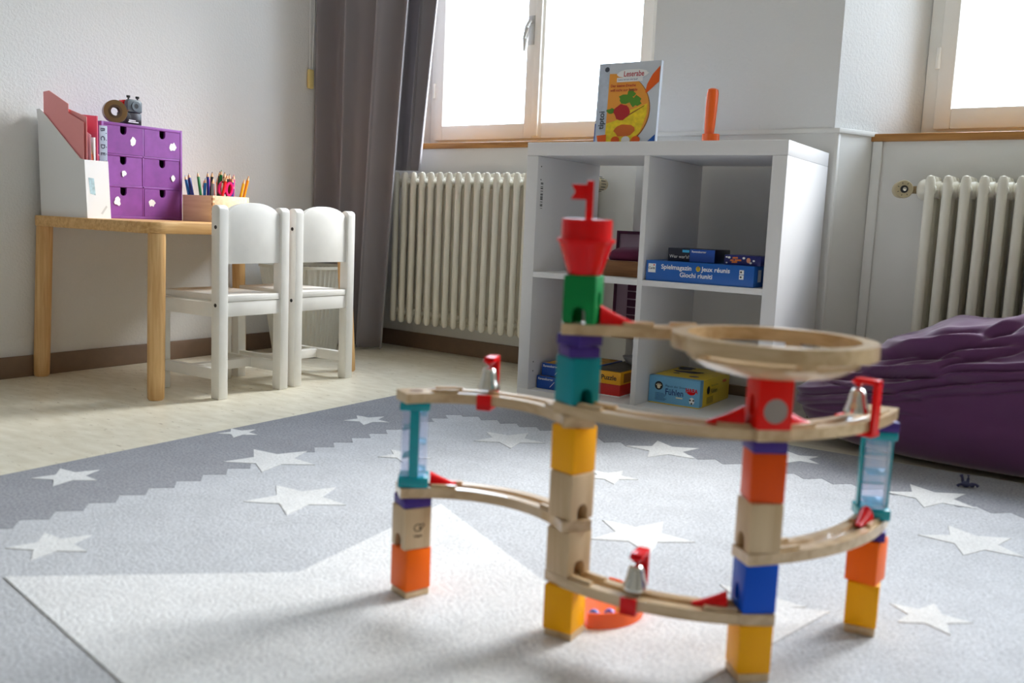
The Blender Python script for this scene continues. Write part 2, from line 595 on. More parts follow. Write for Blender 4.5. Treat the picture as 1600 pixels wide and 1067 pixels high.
# ================================================================== radiators
def make_section():
    """one three-column radiator section, across y, base at z = 0 (height 60)"""
    bm = new_bm()
    for y in (0, 4.1, 8.2):
        prof = [(0.05, 0.0), (0.9, 0.25), (1.3, 1.2), (1.32, 3), (1.28, 57), (1.3, 58.6), (0.9, 59.7), (0.05, 60)]
        lathe(bm, prof, 14, T(0, y, 0))
    for z in (4.4, 56.2):
        tube(bm, [(0, -0.4, z), (0, 8.6, z)], 1.5, 12)
        for y in (4.1,):
            lathe(bm, [(1.9, -2.32), (2.35, -1.9), (2.5, 0), (2.35, 1.9), (1.9, 2.32)], 16, T(0, y, z, 0, 0, PI / 2))
    return bm
sec_me = None
def radiator(n, xs, x0, pitch, front_off, z0, label, thermostat):
    """x0: first section; sections march to +x along the wall"""
    global sec_me
    root = empty('radiator', (x0, wy(x0, front_off), z0), WANG)
    tag(root, label, 'radiator')
    for i in range(n):
        if sec_me is None:
            o = obj('section', make_section(), M_RAD, root)
            sec_me = o.data
        else:
            o = link('section', sec_me, None, root)
        o.location = (i * pitch * CM, 0, 0)
    L = (n - 1) * pitch
    for zx in (4.4, 56.2):                      # wall brackets
        bm = new_bm()
        box(bm, L * 0.2, L * 0.2 + 2, 6.2, 9.8, zx - 1, zx + 1, 0.2)
        obj('bracket', bm, M_RAD, root)
    return root, L
ra, LA = radiator(20, None, -95.5, 4.62, -12.0, 11.6, 'white column radiator beside the grey curtain', 0)
bm = new_bm()                                    # thermostat valve at the shelf end of the first radiator
tube(bm, [(LA + 2, 4.1, 56.2), (LA + 5.0, 4.1, 56.2)], 0.9, 10)
obj('valve_body', bm, M_STEEL, ra)
bm = new_bm()
RV = T(LA + 5.4, 2.0, 56.2, 0, PI / 2, 0)
lathe(bm, [(1.6, -4.0), (2.0, -3.2), (2.5, 1.0), (2.7, 2.5), (2.6, 4.6), (2.1, 5.0), (0.5, 5.0)], 24, RV)
kn = obj('thermostat_knob', bm, M_KNOB, ra)
bm = new_bm()
for k in range(16):
    a = 2 * PI * k / 16
    box(bm, -0.12, 0.12, 2.55, 2.72, -0.6, 2.2, M=RV @ Matrix.Rotation(a, 4, 'Z'))
obj('grip_slot', bm, M_DARK, kn)['kind'] = 'stuff'
bm = new_bm()
tube(bm, [(LA + 3.6, 4.1, 55.4), (LA + 3.6, 4.1, -11)], 0.75, 10)
obj('pipe', bm, M_RAD, ra)

rb, LB = radiator(21, None, 104.2, 4.45, -12.0, 11.2, 'white column radiator behind the purple beanbag', 1)
bm = new_bm()
lathe(bm, [(2.6, -1.8), (2.9, -1.2), (2.9, 0.6), (2.3, 1.4), (1.4, 1.9)], 20, T(-2.2, 4.1, 56.2, 0, 0, -PI / 2))
obj('end_plug', bm, M_RAD, rb)
bm = new_bm()
tube(bm, [(-3.6, 4.1, 56.2), (-6.6, 4.1, 56.2)], [1.1, 1.0], 8)
obj('valve_body', bm, mat('brass', rgb(150, 130, 96), 0.35, metal=0.7), rb)
bm = new_bm()
KR = T(-8.0, 3.2, 56.2, 0.45, PI / 2, 0)
lathe(bm, [(1.7, -2.6), (2.35, -2.0), (2.5, 2.2), (2.3, 2.7), (0.4, 2.7)], 26, KR)
kn = obj('thermostat_knob', bm, M_KNOB, rb)
bm = new_bm()
lathe(bm, [(1.05, 2.7), (1.05, 2.85), (0.6, 2.9), (0.5, 2.9)], 20, KR)
obj('dial_ring', bm, M_DARK, kn)
bm = new_bm()
lathe(bm, [(0.55, 2.9), (0.5, 3.3), (0.1, 3.4)], 14, KR)
obj('dial_pin', bm, M_CHROME, kn)
for k in range(6):
    a = math.radians(-30 + k * 48)
    bm = new_bm()
    box(bm, -0.08, 0.08, 1.5, 1.9, 2.68, 2.76, M=KR @ Matrix.Rotation(a, 4, 'Z'))
    obj('dial_mark', bm, M_DARK, kn)

# ================================================================== grey curtain
def curtain_panel(xt0, xt1, xb0, xb1, y0, amp, folds, zt, zb, ph, tilt=0.0):
    bm = new_bm()
    NU, NZ = 110, 40
    grid = []
    for j in range(NZ + 1):
        t = j / NZ
        z = zt + (zb - zt) * t
        row = []
        for i in range(NU + 1):
            s = i / NU
            xa = xt0 + (xb0 - xt0) * t
            xb = xt1 + (xb1 - xt1) * t
            wob = 0.35 * math.sin(3.1 * t + 5 * s)
            a = 2 * PI * folds * s + ph + wob
            y = y0 + tilt * t + amp * (math.cos(a) + 0.25 * math.cos(2.3 * a + 1)) * (1 - 0.15 * t)
            x = xa + (xb - xa) * s + 1.6 * math.sin(a)
            row.append(bm.verts.new((x, y, z)))
        grid.append(row)
    for j in range(NZ):
        for i in range(NU):
            bm.faces.new((grid[j][i], grid[j][i + 1], grid[j + 1][i + 1], grid[j + 1][i]))
    return bm
cu = tag(empty('curtain', (0, 0, 0)), 'heavy grey pleated curtain hanging from rod to floor beside the window', 'curtain')
o = obj('curtain_panel', curtain_panel(-127.6, -79.0, -127.6, -95.5, 46.6, 4.6, 2.75, 262, 1.0, 2.9), M_CURT, cu, smooth=180)
m_ = o.modifiers.new('thickness', 'SOLIDIFY'); m_.thickness = 0.003
o = obj('curtain_panel', curtain_panel(-96, -66.5, -99, -85.5, 57.6, 1.8, 2.3, 262, 72.3, 1.4), M_CURT, cu, smooth=180)
m_ = o.modifiers.new('thickness', 'SOLIDIFY'); m_.thickness = 0.003
bm = new_bm()
tube(bm, [(-128, 50, 263), (-40, 50, 263)], 1.2, 12)
tag(obj('curtain_rod', bm, M_STEEL), 'metal rod carrying the grey curtain', 'curtain rod')

# blind cord with its pull on the plaster wall
cd = tag(empty('blind_cord', (-128.3, 39.5, 103)), 'thin white blind cord with a cream pull, hanging on the plaster wall', 'blind cord')
for k, y in enumerate((-1.1, 1.2)):
    bm = new_bm()
    tube(bm, [(0, y * 0.6, 7), (0.1, y, 30), (0, y * 1.2, 162)], 0.14, 6)
    obj('cord', bm, M_WHITE, cd)
bm = new_bm()
box(bm, -1.0, 0.6, -1.5, 1.5, 0, 7.6, 0.7, 3)
obj('cord_pull', bm, mat('pull_cream', rgb(226, 206, 138), 0.5), cd)

# ================================================================== shelf unit
KT = 3.85; KO = 33.85; KD = 1.6; KH = 77.0; KDEP = 39.0
xl, xd0, xd1, xr = KT, KT + KO, KT + KO + KD, 77 - KT
zt = KH - KT; zs1 = zt - KO; zs0 = zs1 - KD; zb = KT
ks = tag(empty('shelf_unit', (0, 0, 0)), 'white open cube shelf unit with four compartments', 'shelf')
def panel(name, *a, bev=0.1):
    bm = new_bm()
    box(bm, *a, bev)
    return obj(name, bm, M_KAL, ks)
panel('top_panel', 0, 77, 0, KDEP, zt + 0.06, KH)
panel('bottom_panel', 0, 77, 0, KDEP, 0, zb)
sl = panel('side_panel', 0, xl, 0, KDEP, zb, zt)
panel('side_panel', xr, 77, 0, KDEP, zb, zt)
panel('divider', xd0, xd1, 0.05, KDEP - 0.05, zb, zt)
panel('shelf', xl, xd0, 0, KDEP - 0.05, zs0, zs1)
panel('shelf', xd1, xr, 0, KDEP - 0.05, zs0, zs1)
for (y, z) in ((2.0, 70.2), (2.0, 66.4), (2.5, 12.0), (2.5, 9.2)):
    bm = new_bm()
    tube(bm, [(xl, y, z), (xl + 0.05, y, z)], 0.22, 10)
    obj('screw_hole', bm, M_DARK, sl)
bm = new_bm()
random.seed(3)
z = 58.0
while z < 65.5:
    h = random.choice((0.12, 0.2, 0.32))
    bm.faces.new([bm.verts.new(c) for c in ((xl + 0.06, 2.0, z), (xl + 0.06, 3.4, z), (xl + 0.06, 3.4, z + h), (xl + 0.06, 2.0, z + h))])
    z += h + random.choice((0.15, 0.25, 0.5))
o = obj('barcode_print', bm, M_DARK, sl)
o['kind'] = 'stuff'

# ---- things on and in the shelf unit
def carton(name, x0, x1, y0, y1, z0, z1, m, label, cat='game box', rz=0.0, group=None, bev=0.15):
    root = tag(empty(name, (x0, y0, z0), rz), label, cat, group)
    bm = new_bm()
    box(bm, 0, x1 - x0, 0, y1 - y0, 0, z1 - z0, bev)
    obj('carton', bm, m, root)
    return root
def patch(root, name, pts, m, y=-0.05):
    bm = new_bm()
    flat(bm, pts, y)
    return obj(name, bm, m, root, smooth=0)
def rect(x0, x1, z0, z1):
    return [(x0, z0), (x1, z0), (x1, z1), (x0, z1)]
def side_patch(root, name, pts, m, x):
    bm = new_bm()
    bm.faces.new([bm.verts.new((x + 0.05, y, z)) for y, z in pts])
    return obj(name, bm, m, root, smooth=0)

# big games compendium
bm_col = mat('box_blue', rgb(16, 92, 178), 0.35)
sp = carton('board_game_box', 39.9, 70.4, 0.8, 31, zs1, zs1 + 5.6, bm_col, 'long blue board-game box lettered Spielmagazin on the middle shelf')
text('lettering', 'Spielmagazin', 1.75, M_WHITE, sp, (4.5, -0.08, 3.45), bold=0.03)
text('lettering', 'Jeux réunis', 1.75, M_WHITE, sp, (16.2, -0.08, 3.45), bold=0.03)
text('lettering', 'Giochi riuniti', 1.75, M_WHITE, sp, (10.0, -0.08, 1.55), bold=0.03)
pa = patch(sp, 'maker_panel', rect(0.7, 2.9, 2.3, 4.7), M_WHITE)
text('maker_lettering', 'Carlit', 0.85, M_DARK, pa, (0.8, -0.1, 3.2), bold=0.02)
bm = new_bm()
flat(bm, disc_pts(2.4, 4.35, 0.22, n=10), -0.1)
obj('maker_dot', bm, M_RED, pa, smooth=0)
bm = new_bm()
flat(bm, disc_pts(15.2, 4.0, 0.62, 0.72, 14), -0.08)
obj('emblem', bm, mat('print_yellow', rgb(232, 196, 30), 0.5), sp, smooth=0)
bm = new_bm()
for dz in (-0.35, 0.05, 0.4):
    flat(bm, rect(14.75, 15.6, 4.0 + dz, 4.16 + dz), -0.1)
obj('emblem_stripes', bm, M_DARK, sp, smooth=0)
for z in (2.0, 3.3):
    q = patch(sp, 'info_square', rect(26.6, 27.8, z, z + 1.15), M_WHITE)
    bm = new_bm()
    flat(bm, disc_pts(27.05, z + 0.6, 0.28, n=8), -0.09)
    obj('pictogram', bm, M_DARK, q, smooth=0)
side_patch(sp, 'side_sticker', [(3.2, 1.4), (5.8, 1.4), (5.8, 4.6), (3.2, 4.6)], M_WHITE, 30.5)

# two small games on it
wz = zs1 + 5.62
ww = carton('card_game_box', 44.6, 58.2, 4.2, 16, wz, wz + 3.6, mat('box_night', rgb(18, 22, 44), 0.35), 'dark game box with a blue end, lying on the long blue box beside the divider')
patch(ww, 'blue_end', rect(6.5, 13.6, 0.1, 3.5), mat('box_royal', rgb(20, 76, 168), 0.35))
text('lettering', "Wer war's?", 1.25, M_WHITE, ww, (0.6, -0.1, 0.9))
text('lettering', 'Ravensburger', 0.75, M_WHITE, ww, (7.0, -0.12, 2.6), bold=0.015)
patch(ww, 'cyan_flash', rect(4.3, 6.3, 2.5, 3.2), mat('print_cyan', rgb(60, 170, 220), 0.5), -0.08)
cg = carton('small_game_box', 61.3, 71.2, 3.2, 15, wz, wz + 2.6, mat('box_navy', rgb(26, 32, 108), 0.35), 'small navy game box with white clouds and orange lettering, on the long blue box')
por = mat('print_orange', rgb(226, 122, 48), 0.5)
for (x, w_, z) in ((2.2, 1.5, 1.62), (1.6, 1.0, 0.95), (2.8, 1.9, 1.02), (2.0, 1.6, 0.5)):
    patch(cg, 'title_print', [(x, z), (x + w_, z + 0.08), (x + w_ * 0.95, z + 0.5), (x + 0.1, z + 0.42)], por, -0.08)
for (x, z, r) in ((0.6, 2.0, .22), (1.3, 1.9, .3), (5.3, 1.9, .3), (8.0, 1.3, .25), (7.2, 0.7, .26), (0.7, 0.5, .2)):
    patch(cg, 'cloud_print', disc_pts(x, z, r * 1.3, r, 10), M_WHITE, -0.08)
patch(cg, 'figure_print', disc_pts(6.6, 1.35, 0.55, 0.7, 10), mat('print_salmon', rgb(222, 150, 120), 0.5), -0.08)

# light-blue and yellow game in the lower right compartment
fz = zb
fu = carton('sensory_game_box', 39.6, 55.0, 8.7, 32.5, fz, fz + 7.9, mat('box_yellow', rgb(236, 204, 52), 0.4), 'light blue and yellow game box lettered Fühlen in the lower compartment')
bm = new_bm()
box(bm, -0.06, 15.46, -0.08, 2.4, 0.3, 7.95, 0.1)
fb = obj('blue_sleeve', bm, mat('box_sky', rgb(112, 178, 218), 0.4), fu)
navy = mat('print_navy', rgb(16, 44, 120), 0.5)
text('lettering', 'Fühlen', 2.5, navy, fu, (5.0, -0.14, 2.9), bold=0.03, xs=0.85)
text('lettering', 'Planet der Sinne', 0.95, navy, fu, (5.0, -0.14, 5.1))
o = text('maker_lettering', 'HABA', 1.7, M_RED, fu, (11.2, -0.14, 4.3), bold=0.06, xs=0.8)
bm = new_bm()
flat(bm, disc_pts(12.9, 4.5, 1.3, 0.85, 12, PI, 2 * PI), -0.13)
obj('maker_swoosh', bm, M_RED, fu, smooth=0)
hd = patch(fu, 'hand_disc', disc_pts(3.0, 5.2, 1.25, 1.25, 22), M_DARK, -0.13)
cream = mat('print_cream', rgb(238, 226, 196), 0.5)
bm = new_bm()
flat(bm, disc_pts(3.0, 4.85, 0.5, 0.5, 12), -0.17)
for k in range(5):
    a = math.radians(35 + 27 * k)
    c, s_ = math.cos(a), math.sin(a)
    flat(bm, [(3.0 + c * r - s_ * q, 4.85 + s_ * r + c * q) for r, q in ((0.3, -0.13), (1.05, -0.1), (1.05, 0.1), (0.3, 0.13))], -0.16)
obj('hand_print', bm, cream, hd, smooth=0)
bm = new_bm()
for k in range(6):
    flat(bm, rect(2.0, 4.6 + 1.1 * ((k * 37) % 10) / 10, 3.0 - 0.38 * k, 3.12 - 0.38 * k), -0.13)
obj('small_print', bm, navy, fu, smooth=0)['kind'] = 'stuff'
patch(fu, 'info_strip', rect(8.4, 10.4, 2.2, 2.5), cream, -0.13)
q = patch(fu, 'award_badge', disc_pts(13.2, 2.0, 0.8, 1.0, 12), M_WHITE, -0.13)
bm = new_bm()
for (x, z) in ((12.7, 2.2), (13.7, 2.2), (13.2, 1.3)):
    flat(bm, disc_pts(x, z, 0.28, n=8), -0.16)
obj('badge_print', bm, M_DARK, q, smooth=0)
text('side_lettering', 'Fühlen', 1.9, M_DARK, fu, (15.48, 8.5, 3.4), face='right', bold=0.02)
text('side_lettering', 'HABA', 1.2, M_RED, fu, (15.48, 17.5, 5.6), face='right', bold=0.04)
text('side_lettering', 'Planet der Sinne', 0.8, M_DARK, fu, (15.48, 8.5, 5.4), face='right')
side_patch(fu, 'side_disc', [(6.4 + y, z) for y, z in disc_pts(0, 4.6, 1.2, 1.2, 16)], M_DARK, 15.44)
bm = new_bm()
for k in range(5):
    bm.faces.new([bm.verts.new((15.5, y, z)) for y, z in rect(5.5, 10.5, 2.4 - 0.4 * k, 2.52 - 0.4 * k)])
obj('side_print', bm, M_DARK, fu, smooth=0)['kind'] = 'stuff'
random.seed(11)                                  # printed picture on the lid
m_dusk = mat('print_dusk', rgb(70, 66, 96), 0.5, vary=0.8, vscale=60)
for k in range(9):
    bm = new_bm()
    cx, cy, r = random.uniform(2.5, 13), random.uniform(5, 21), random.uniform(0.8, 2.2)
    bm.faces.new([bm.verts.new((cx + r * math.cos(a) * 1.3, cy + r * math.sin(a), 7.92 + 0.01 * k)) for a in [2 * PI * i / 9 for i in range(9)]])
    obj('lid_print', bm, m_dusk, fu, smooth=0)

# blue puzzle boxes, lower left
for k, (x, y, z) in enumerate(((4.4, 4.2, zb), (5.4, 5.2, zb + 3.9))):
    pb = carton('puzzle_box', x, x + 15.4, y, y + 24, z, z + 3.85, MATS['box_royal'],
                ('blue puzzle box lying under another blue puzzle box in the shelf unit', 'blue puzzle box with an orange lid picture, stacked on another blue box')[k])
    text('lettering', 'Ravensburger', 0.95, M_WHITE, pb, (0.5, -0.08, 2.75), bold=0.02)
    patch(pb, 'white_slash', [(4.6, 0.7), (4.8, 0.7), (6.3, 2.4), (6.1, 2.4)], M_WHITE, -0.08)
    bm = new_bm()
    bm.faces.new([bm.verts.new(c) for c in ((0.6, 0.6, 3.87), (14.8, 0.6, 3.87), (14.8, 23.4, 3.87), (0.6, 23.4, 3.87))])
    obj('lid_picture', bm, mat('print_lid', rgb(206, 150, 40), 0.45, vary=0.6, vscale=25), pb, smooth=0)
rbx = carton('wide_red_box', 21.8, 30.6, 8.0, 31, zb, zb + 3.7, mat('box_red', rgb(196, 34, 26), 0.4), 'flat red box beneath the yellow puzzle box', 'box')
bm = new_bm()
box(bm, -0.15, 8.95, -0.15, 23.1, -0.0, 0.35, 0.05)
obj('tray_edge', bm, M_CARD, rbx)
yb = carton('yellow_puzzle_box', 21.0, 31.0, 7.4, 31, zb + 3.72, zb + 7.5, mat('box_amber', rgb(238, 170, 20), 0.4), 'yellow box lettered Puzzle stacked on the red box', 'puzzle box')
text('lettering', 'Puzzle', 2.0, M_DARK, yb, (3.6, -0.1, 1.3), bold=0.03)
side_patch(yb, 'side_print', [(2, 0.5), (7, 0.5), (7, 3.2), (2, 3.2)], mat('print_brown', rgb(150, 96, 30), 0.5), 10.0)
bm = new_bm()
bm.faces.new([bm.verts.new(c) for c in ((0.3, 0.3, 3.84), (9.7, 0.3, 3.84), (9.7, 23, 3.84), (0.3, 23, 3.84))])
obj('lid_picture', bm, mat('print_night', rgb(74, 70, 56), 0.4, vary=0.7, vscale=22), yb, smooth=0)
bm = new_bm()
lathe(bm, [(1.2, 0), (2.6, 0.6), (3.6, 2.0), (3.9, 2.6), (3.6, 2.6), (2.4, 0.9), (0.02, 0.7)], 24, T(27.0, 25, zb + 7.58))
tag(obj('toy_bowl', bm, mat('bowl_grey', rgb(176, 176, 180), 0.4)), 'small grey toy bowl on the yellow puzzle box', 'bowl')

# wooden box with a plum cushion, upper left
wb = tag(empty('wooden_box', (20.2, 8, zs1)), 'brown wooden box holding a plum cushion, on the middle shelf', 'box')
dk = wood('walnut', rgb(112, 72, 40), rgb(150, 102, 60), axis=0)
for a in ((0, 14.5, 0, 1, 0, 4.6), (0, 14.5, 19, 20, 0, 4.6), (0, 1, 1, 19, 0, 4.6), (13.5, 14.5, 1, 19, 0, 4.6), (1, 13.5, 1, 19, 0, 0.6)):
    bm = new_bm()
    box(bm, *a, 0.1)
    obj('board', bm, dk, wb)
bm = new_bm()
sphere(bm, (0, 0, 0), 1, None, 6.6, 8.6, 2.9, 28, 16)
for v in bm.verts:
    v.co.x = math.copysign(abs(v.co.x / 6.6) ** 0.75, v.co.x) * 6.1
    v.co.y = math.copysign(abs(v.co.y / 8.6) ** 0.75, v.co.y) * 8.4
tag(obj('plum_cushion', bm, mat('plum_cloth', rgb(104, 28, 66), 0.8, bump=0.1, bscale=300), None, (27.5, 18, zs1 + 5.6)), 'small plum cushion lying in the brown wooden box', 'cushion')

# purple framed wall chart on the pier behind the shelf unit
wc = tag(empty('wall_chart', (9.7, 43.3, 17), WANG), 'purple-framed chart on the wall behind the shelf unit', 'wall chart')
bm = new_bm()
box(bm, 0, 22, -0.5, 0, 0, 35.4, 0.05)
obj('sheet', bm, mat('chart_lilac', rgb(176, 150, 168), 0.5), wc)
plum = mat('chart_plum', rgb(84, 26, 62), 0.5)
for a in ((0, 1.0, -0.9, -0.5, 0, 35.4), (21, 22, -0.9, -0.5, 0, 35.4), (1, 21, -0.9, -0.5, 34.4, 35.4), (1, 21, -0.9, -0.5, 0, 1)):
    bm = new_bm()
    box(bm, *a, 0.05)
    obj('frame_bar', bm, plum, wc)
for k in range(9):
    bm = new_bm()
    box(bm, 5.2, 12.2, -0.62, -0.5, 3 + 2.6 * k, 5.2 + 2.6 * k)
    obj('chart_block', bm, plum, wc)
bm = new_bm()
box(bm, 5.0, 16, -0.6, -0.5, 27, 29)
obj('chart_block', bm, plum, wc)

# picture book on top of the shelf unit
bk = tag(empty('picture_book', (18.6, 6.0, KH)), 'upright picture book titled Leserabe, standing on the shelf unit', 'book')
bk.rotation_euler = (math.radians(-3), 0, math.radians(-1.5))
bk.scale = (0.92, 0.92, 0.885)
bm = new_bm()
box(bm, 0, 21.2, 0, 1.4, 0, 25.6, 0.12)
obj('cover', bm, mat('cover_grey', rgb(206, 212, 222), 0.3), bk)
bm = new_bm()
box(bm, -0.05, 0.3, -0.03, 1.43, 0.2, 6.5, 0.02)
obj('spine_band', bm, mat('cover_blue', rgb(24, 84, 170), 0.35), bk)
patch(bk, 'left_band', rect(0.4, 3.8, 0.1, 25.3), mat('cover_silver', rgb(190, 200, 216), 0.35, vary=0.1, vscale=40), -0.03)
swirl = [(3.9, 0.2)] + disc_pts(3.9, 10.5, 14.4, 12.6, 28, math.radians(-54), math.radians(66)) + [(3.9, 22.2)]
bm = new_bm()
flat(bm, [(x + 0.35, z - 0.15) for x, z in swirl], -0.04)
obj('picture_edge', bm, mat('cover_brown', rgb(150, 92, 36), 0.4), bk, smooth=0)
patch(bk, 'picture', swirl, mat('cover_orange', rgb(236, 158, 60), 0.35), -0.06)
def blob(cx, cz, rx, rz_, n=16, k=0.15, sd=1):
    random.seed(sd)
    return [(cx + rx * math.cos(a) * (1 + random.uniform(-k, k)), cz + rz_ * math.sin(a) * (1 + random.uniform(-k, k))) for a in [2 * PI * i / n for i in range(n)]]
cy_ = mat('cover_yellow', rgb(240, 210, 40), 0.35, vary=0.15, vscale=60)
patch(bk, 'meadow', [(4.0, 0.3), (12.0, 0.3), (15.8, 3.5), (17.6, 9.0), (17.6, 12.4), (12, 10.5), (9.5, 8.0), (4.0, 6.4)], cy_, -0.08)
cgreen = mat('cover_green', rgb(84, 140, 40), 0.35)
cred = mat('cover_red', rgb(180, 36, 40), 0.35)
for i, (cx, cz, rx, rz_) in enumerate(((10.2, 14.2, 2.3, 1.4), (13.6, 13.2, 1.9, 1.7), (11.9, 15.6, 1.3, 1.6), (5.6, 10.4, 1.6, 0.8))):
    patch(bk, 'leaf_print', blob(cx, cz, rx, rz_, 12, 0.3, i), cgreen, -0.10 - 0.01 * i)
patch(bk, 'fruit_print', blob(9.2, 10.0, 2.8, 2.5, 14, 0.15, 9), cred, -0.15)
patch(bk, 'fruit_print', blob(10.4, 4.0, 3.6, 2.0, 14, 0.15, 5), mat('cover_rust', rgb(214, 110, 40), 0.35), -0.15)
patch(bk, 'twig_print', [(11.4, 8.6), (16.6, 11.6), (16.7, 11.9), (11.3, 9.0)], MATS['cover_brown'], -0.16)
patch(bk, 'title_cloud', blob(11.8, 21.9, 5.4, 1.4, 22, 0.06, 2), M_WHITE, -0.17)
patch(bk, 'subtitle_band', rect(6.6, 15.4, 19.4, 20.8), M_WHITE, -0.17)
text('title', 'Leserabe', 2.4, mat('cover_crimson', rgb(186, 40, 60), 0.4), bk, (8.8, -0.2, 21.1), bold=0.04, xs=0.8)
text('subtitle', 'Lesen lernen mit Spaß', 0.75, navy, bk, (7.0, -0.2, 19.9))
text('title', 'Der kleine Drache', 1.15, MATS['cover_crimson'], bk, (4.6, -0.2, 17.9), bold=0.015)
text('title', 'will nicht zur Schule', 1.15, MATS['cover_crimson'], bk, (4.6, -0.2, 16.5), bold=0.015)
o = text('series_lettering', 'tiptoi', 2.7, mat('cover_slate', rgb(70, 76, 90), 0.4), bk, (3.1, -0.2, 4.6), spin=PI / 2, bold=0.06)
patch(bk, 'corner_flash', [(18.0, 0.1), (21.0, 0.1), (21.0, 2.8)], MATS['cover_blue'], -0.1)
patch(bk, 'pen_print', [(16.6, 15.9), (17.0, 15.6), (20.9, 19.0), (20.9, 23.9), (18.6, 21.4), (17.0, 18.4)], mat('pen_orange', rgb(234, 96, 20), 0.3), -0.12)
patch(bk, 'cup_print', [(0.9, 2.6), (1.5, 0.2), (4.4, 0.2), (4.3, 2.9)], MATS['pen_orange'], -0.12)
patch(bk, 'level_ring', disc_pts(2.9, 23.6, 0.8, n=14), MATS['cover_slate'], -0.08)
for x, m in ((7.6, MATS['pen_orange']), (11.2, M_WHITE), (14.6, MATS['pen_orange'])):
    patch(bk, 'badge_print', disc_pts(x, 1.1, 1.5, 1.2, 16), m, -0.19)

# orange reading pen in its stand
ps = tag(empty('pen_stand', (46.6, 25, KH)), 'orange ring stand holding the reading pen', 'pen stand')
bm = new_bm()
lathe(bm, [(2.3, 0), (2.5, 0.4), (2.5, 1.2), (2.2, 1.4)], 24, T(0, 0, 0))
obj('base', bm, M_WHITE, ps)
bm = new_bm()
sweep(bm, [(2.3 * math.cos(2 * PI * i / 24), 2.0 * math.sin(2 * PI * i / 24)) for i in range(24)], [(-0.25, 1.4), (0.25, 1.4), (0.25, 4.3), (-0.25, 4.3)], closed=True)
obj('ring', bm, MATS['pen_orange'], ps)
pn = tag(empty('reading_pen', (46.0, 25, KH + 1.45)), 'thick orange reading pen standing upright on the shelf unit', 'pen')
bm = new_bm()
pts = [(0, 0, 0), (0.02, 0, 1.5), (0.1, 0, 5), (0.2, 0, 10), (0.35, 0, 14.2), (0.38, 0, 15.4), (0.4, 0, 15.8)]
tube(bm, pts, [0.5, 1.3, 1.5, 1.7, 1.7, 1.5, 0.8], 20)
obj('barrel', bm, MATS['pen_orange'], pn)
bm = new_bm()
tube(bm, [(-1.5, -0.4, 4), (-1.45, -0.45, 13.5)], 0.25, 8)
obj('side_stripe', bm, M_WHITE, pn)

# ================================================================== children's table
TZ = 49.4
tb = tag(empty('play_table', (-100, -36, 0)), 'low pine children\'s table against the plaster wall', 'table')
def rounded(x0, x1, y0, y1, r, n=6):
    pts = []
    for cx, cy, a0 in ((x1 - r, y1 - r, 0), (x0 + r, y1 - r, 90), (x0 + r, y0 + r, 180), (x1 - r, y0 + r, 270)):
        for i in range(n + 1):
            a = math.radians(a0 + 90 * i / n)
            pts.append((cx + r * math.cos(a), cy + r * math.sin(a)))
    return pts
bm = new_bm()
prism(bm, rounded(-29, 29.3, -41, 41.5, 5), TZ - 3.2, TZ, 0.35)
obj('table_top', bm, M_PINEY, tb)
for (x, y, tx, ty) in ((-27.0, -38.9, 1.2, 1.2), (27.6, -38.0, -0.6, 1.0), (-25.8, 41.1 - 3, 1, -2.0), (30.8 - 1.5, 38.4, -1.5, -2.4)):
    bm = new_bm()
    prof = [(1.9, 0), (2.25, 0.5), (2.35, 6), (2.35, TZ - 3.2)]
    lathe(bm, prof, 20)
    for v in bm.verts:
        t = v.co.z / 46.0
        v.co.x += tx * t
        v.co.y += ty * t
    obj('leg', bm, M_PINE, tb, (x, y, 0))

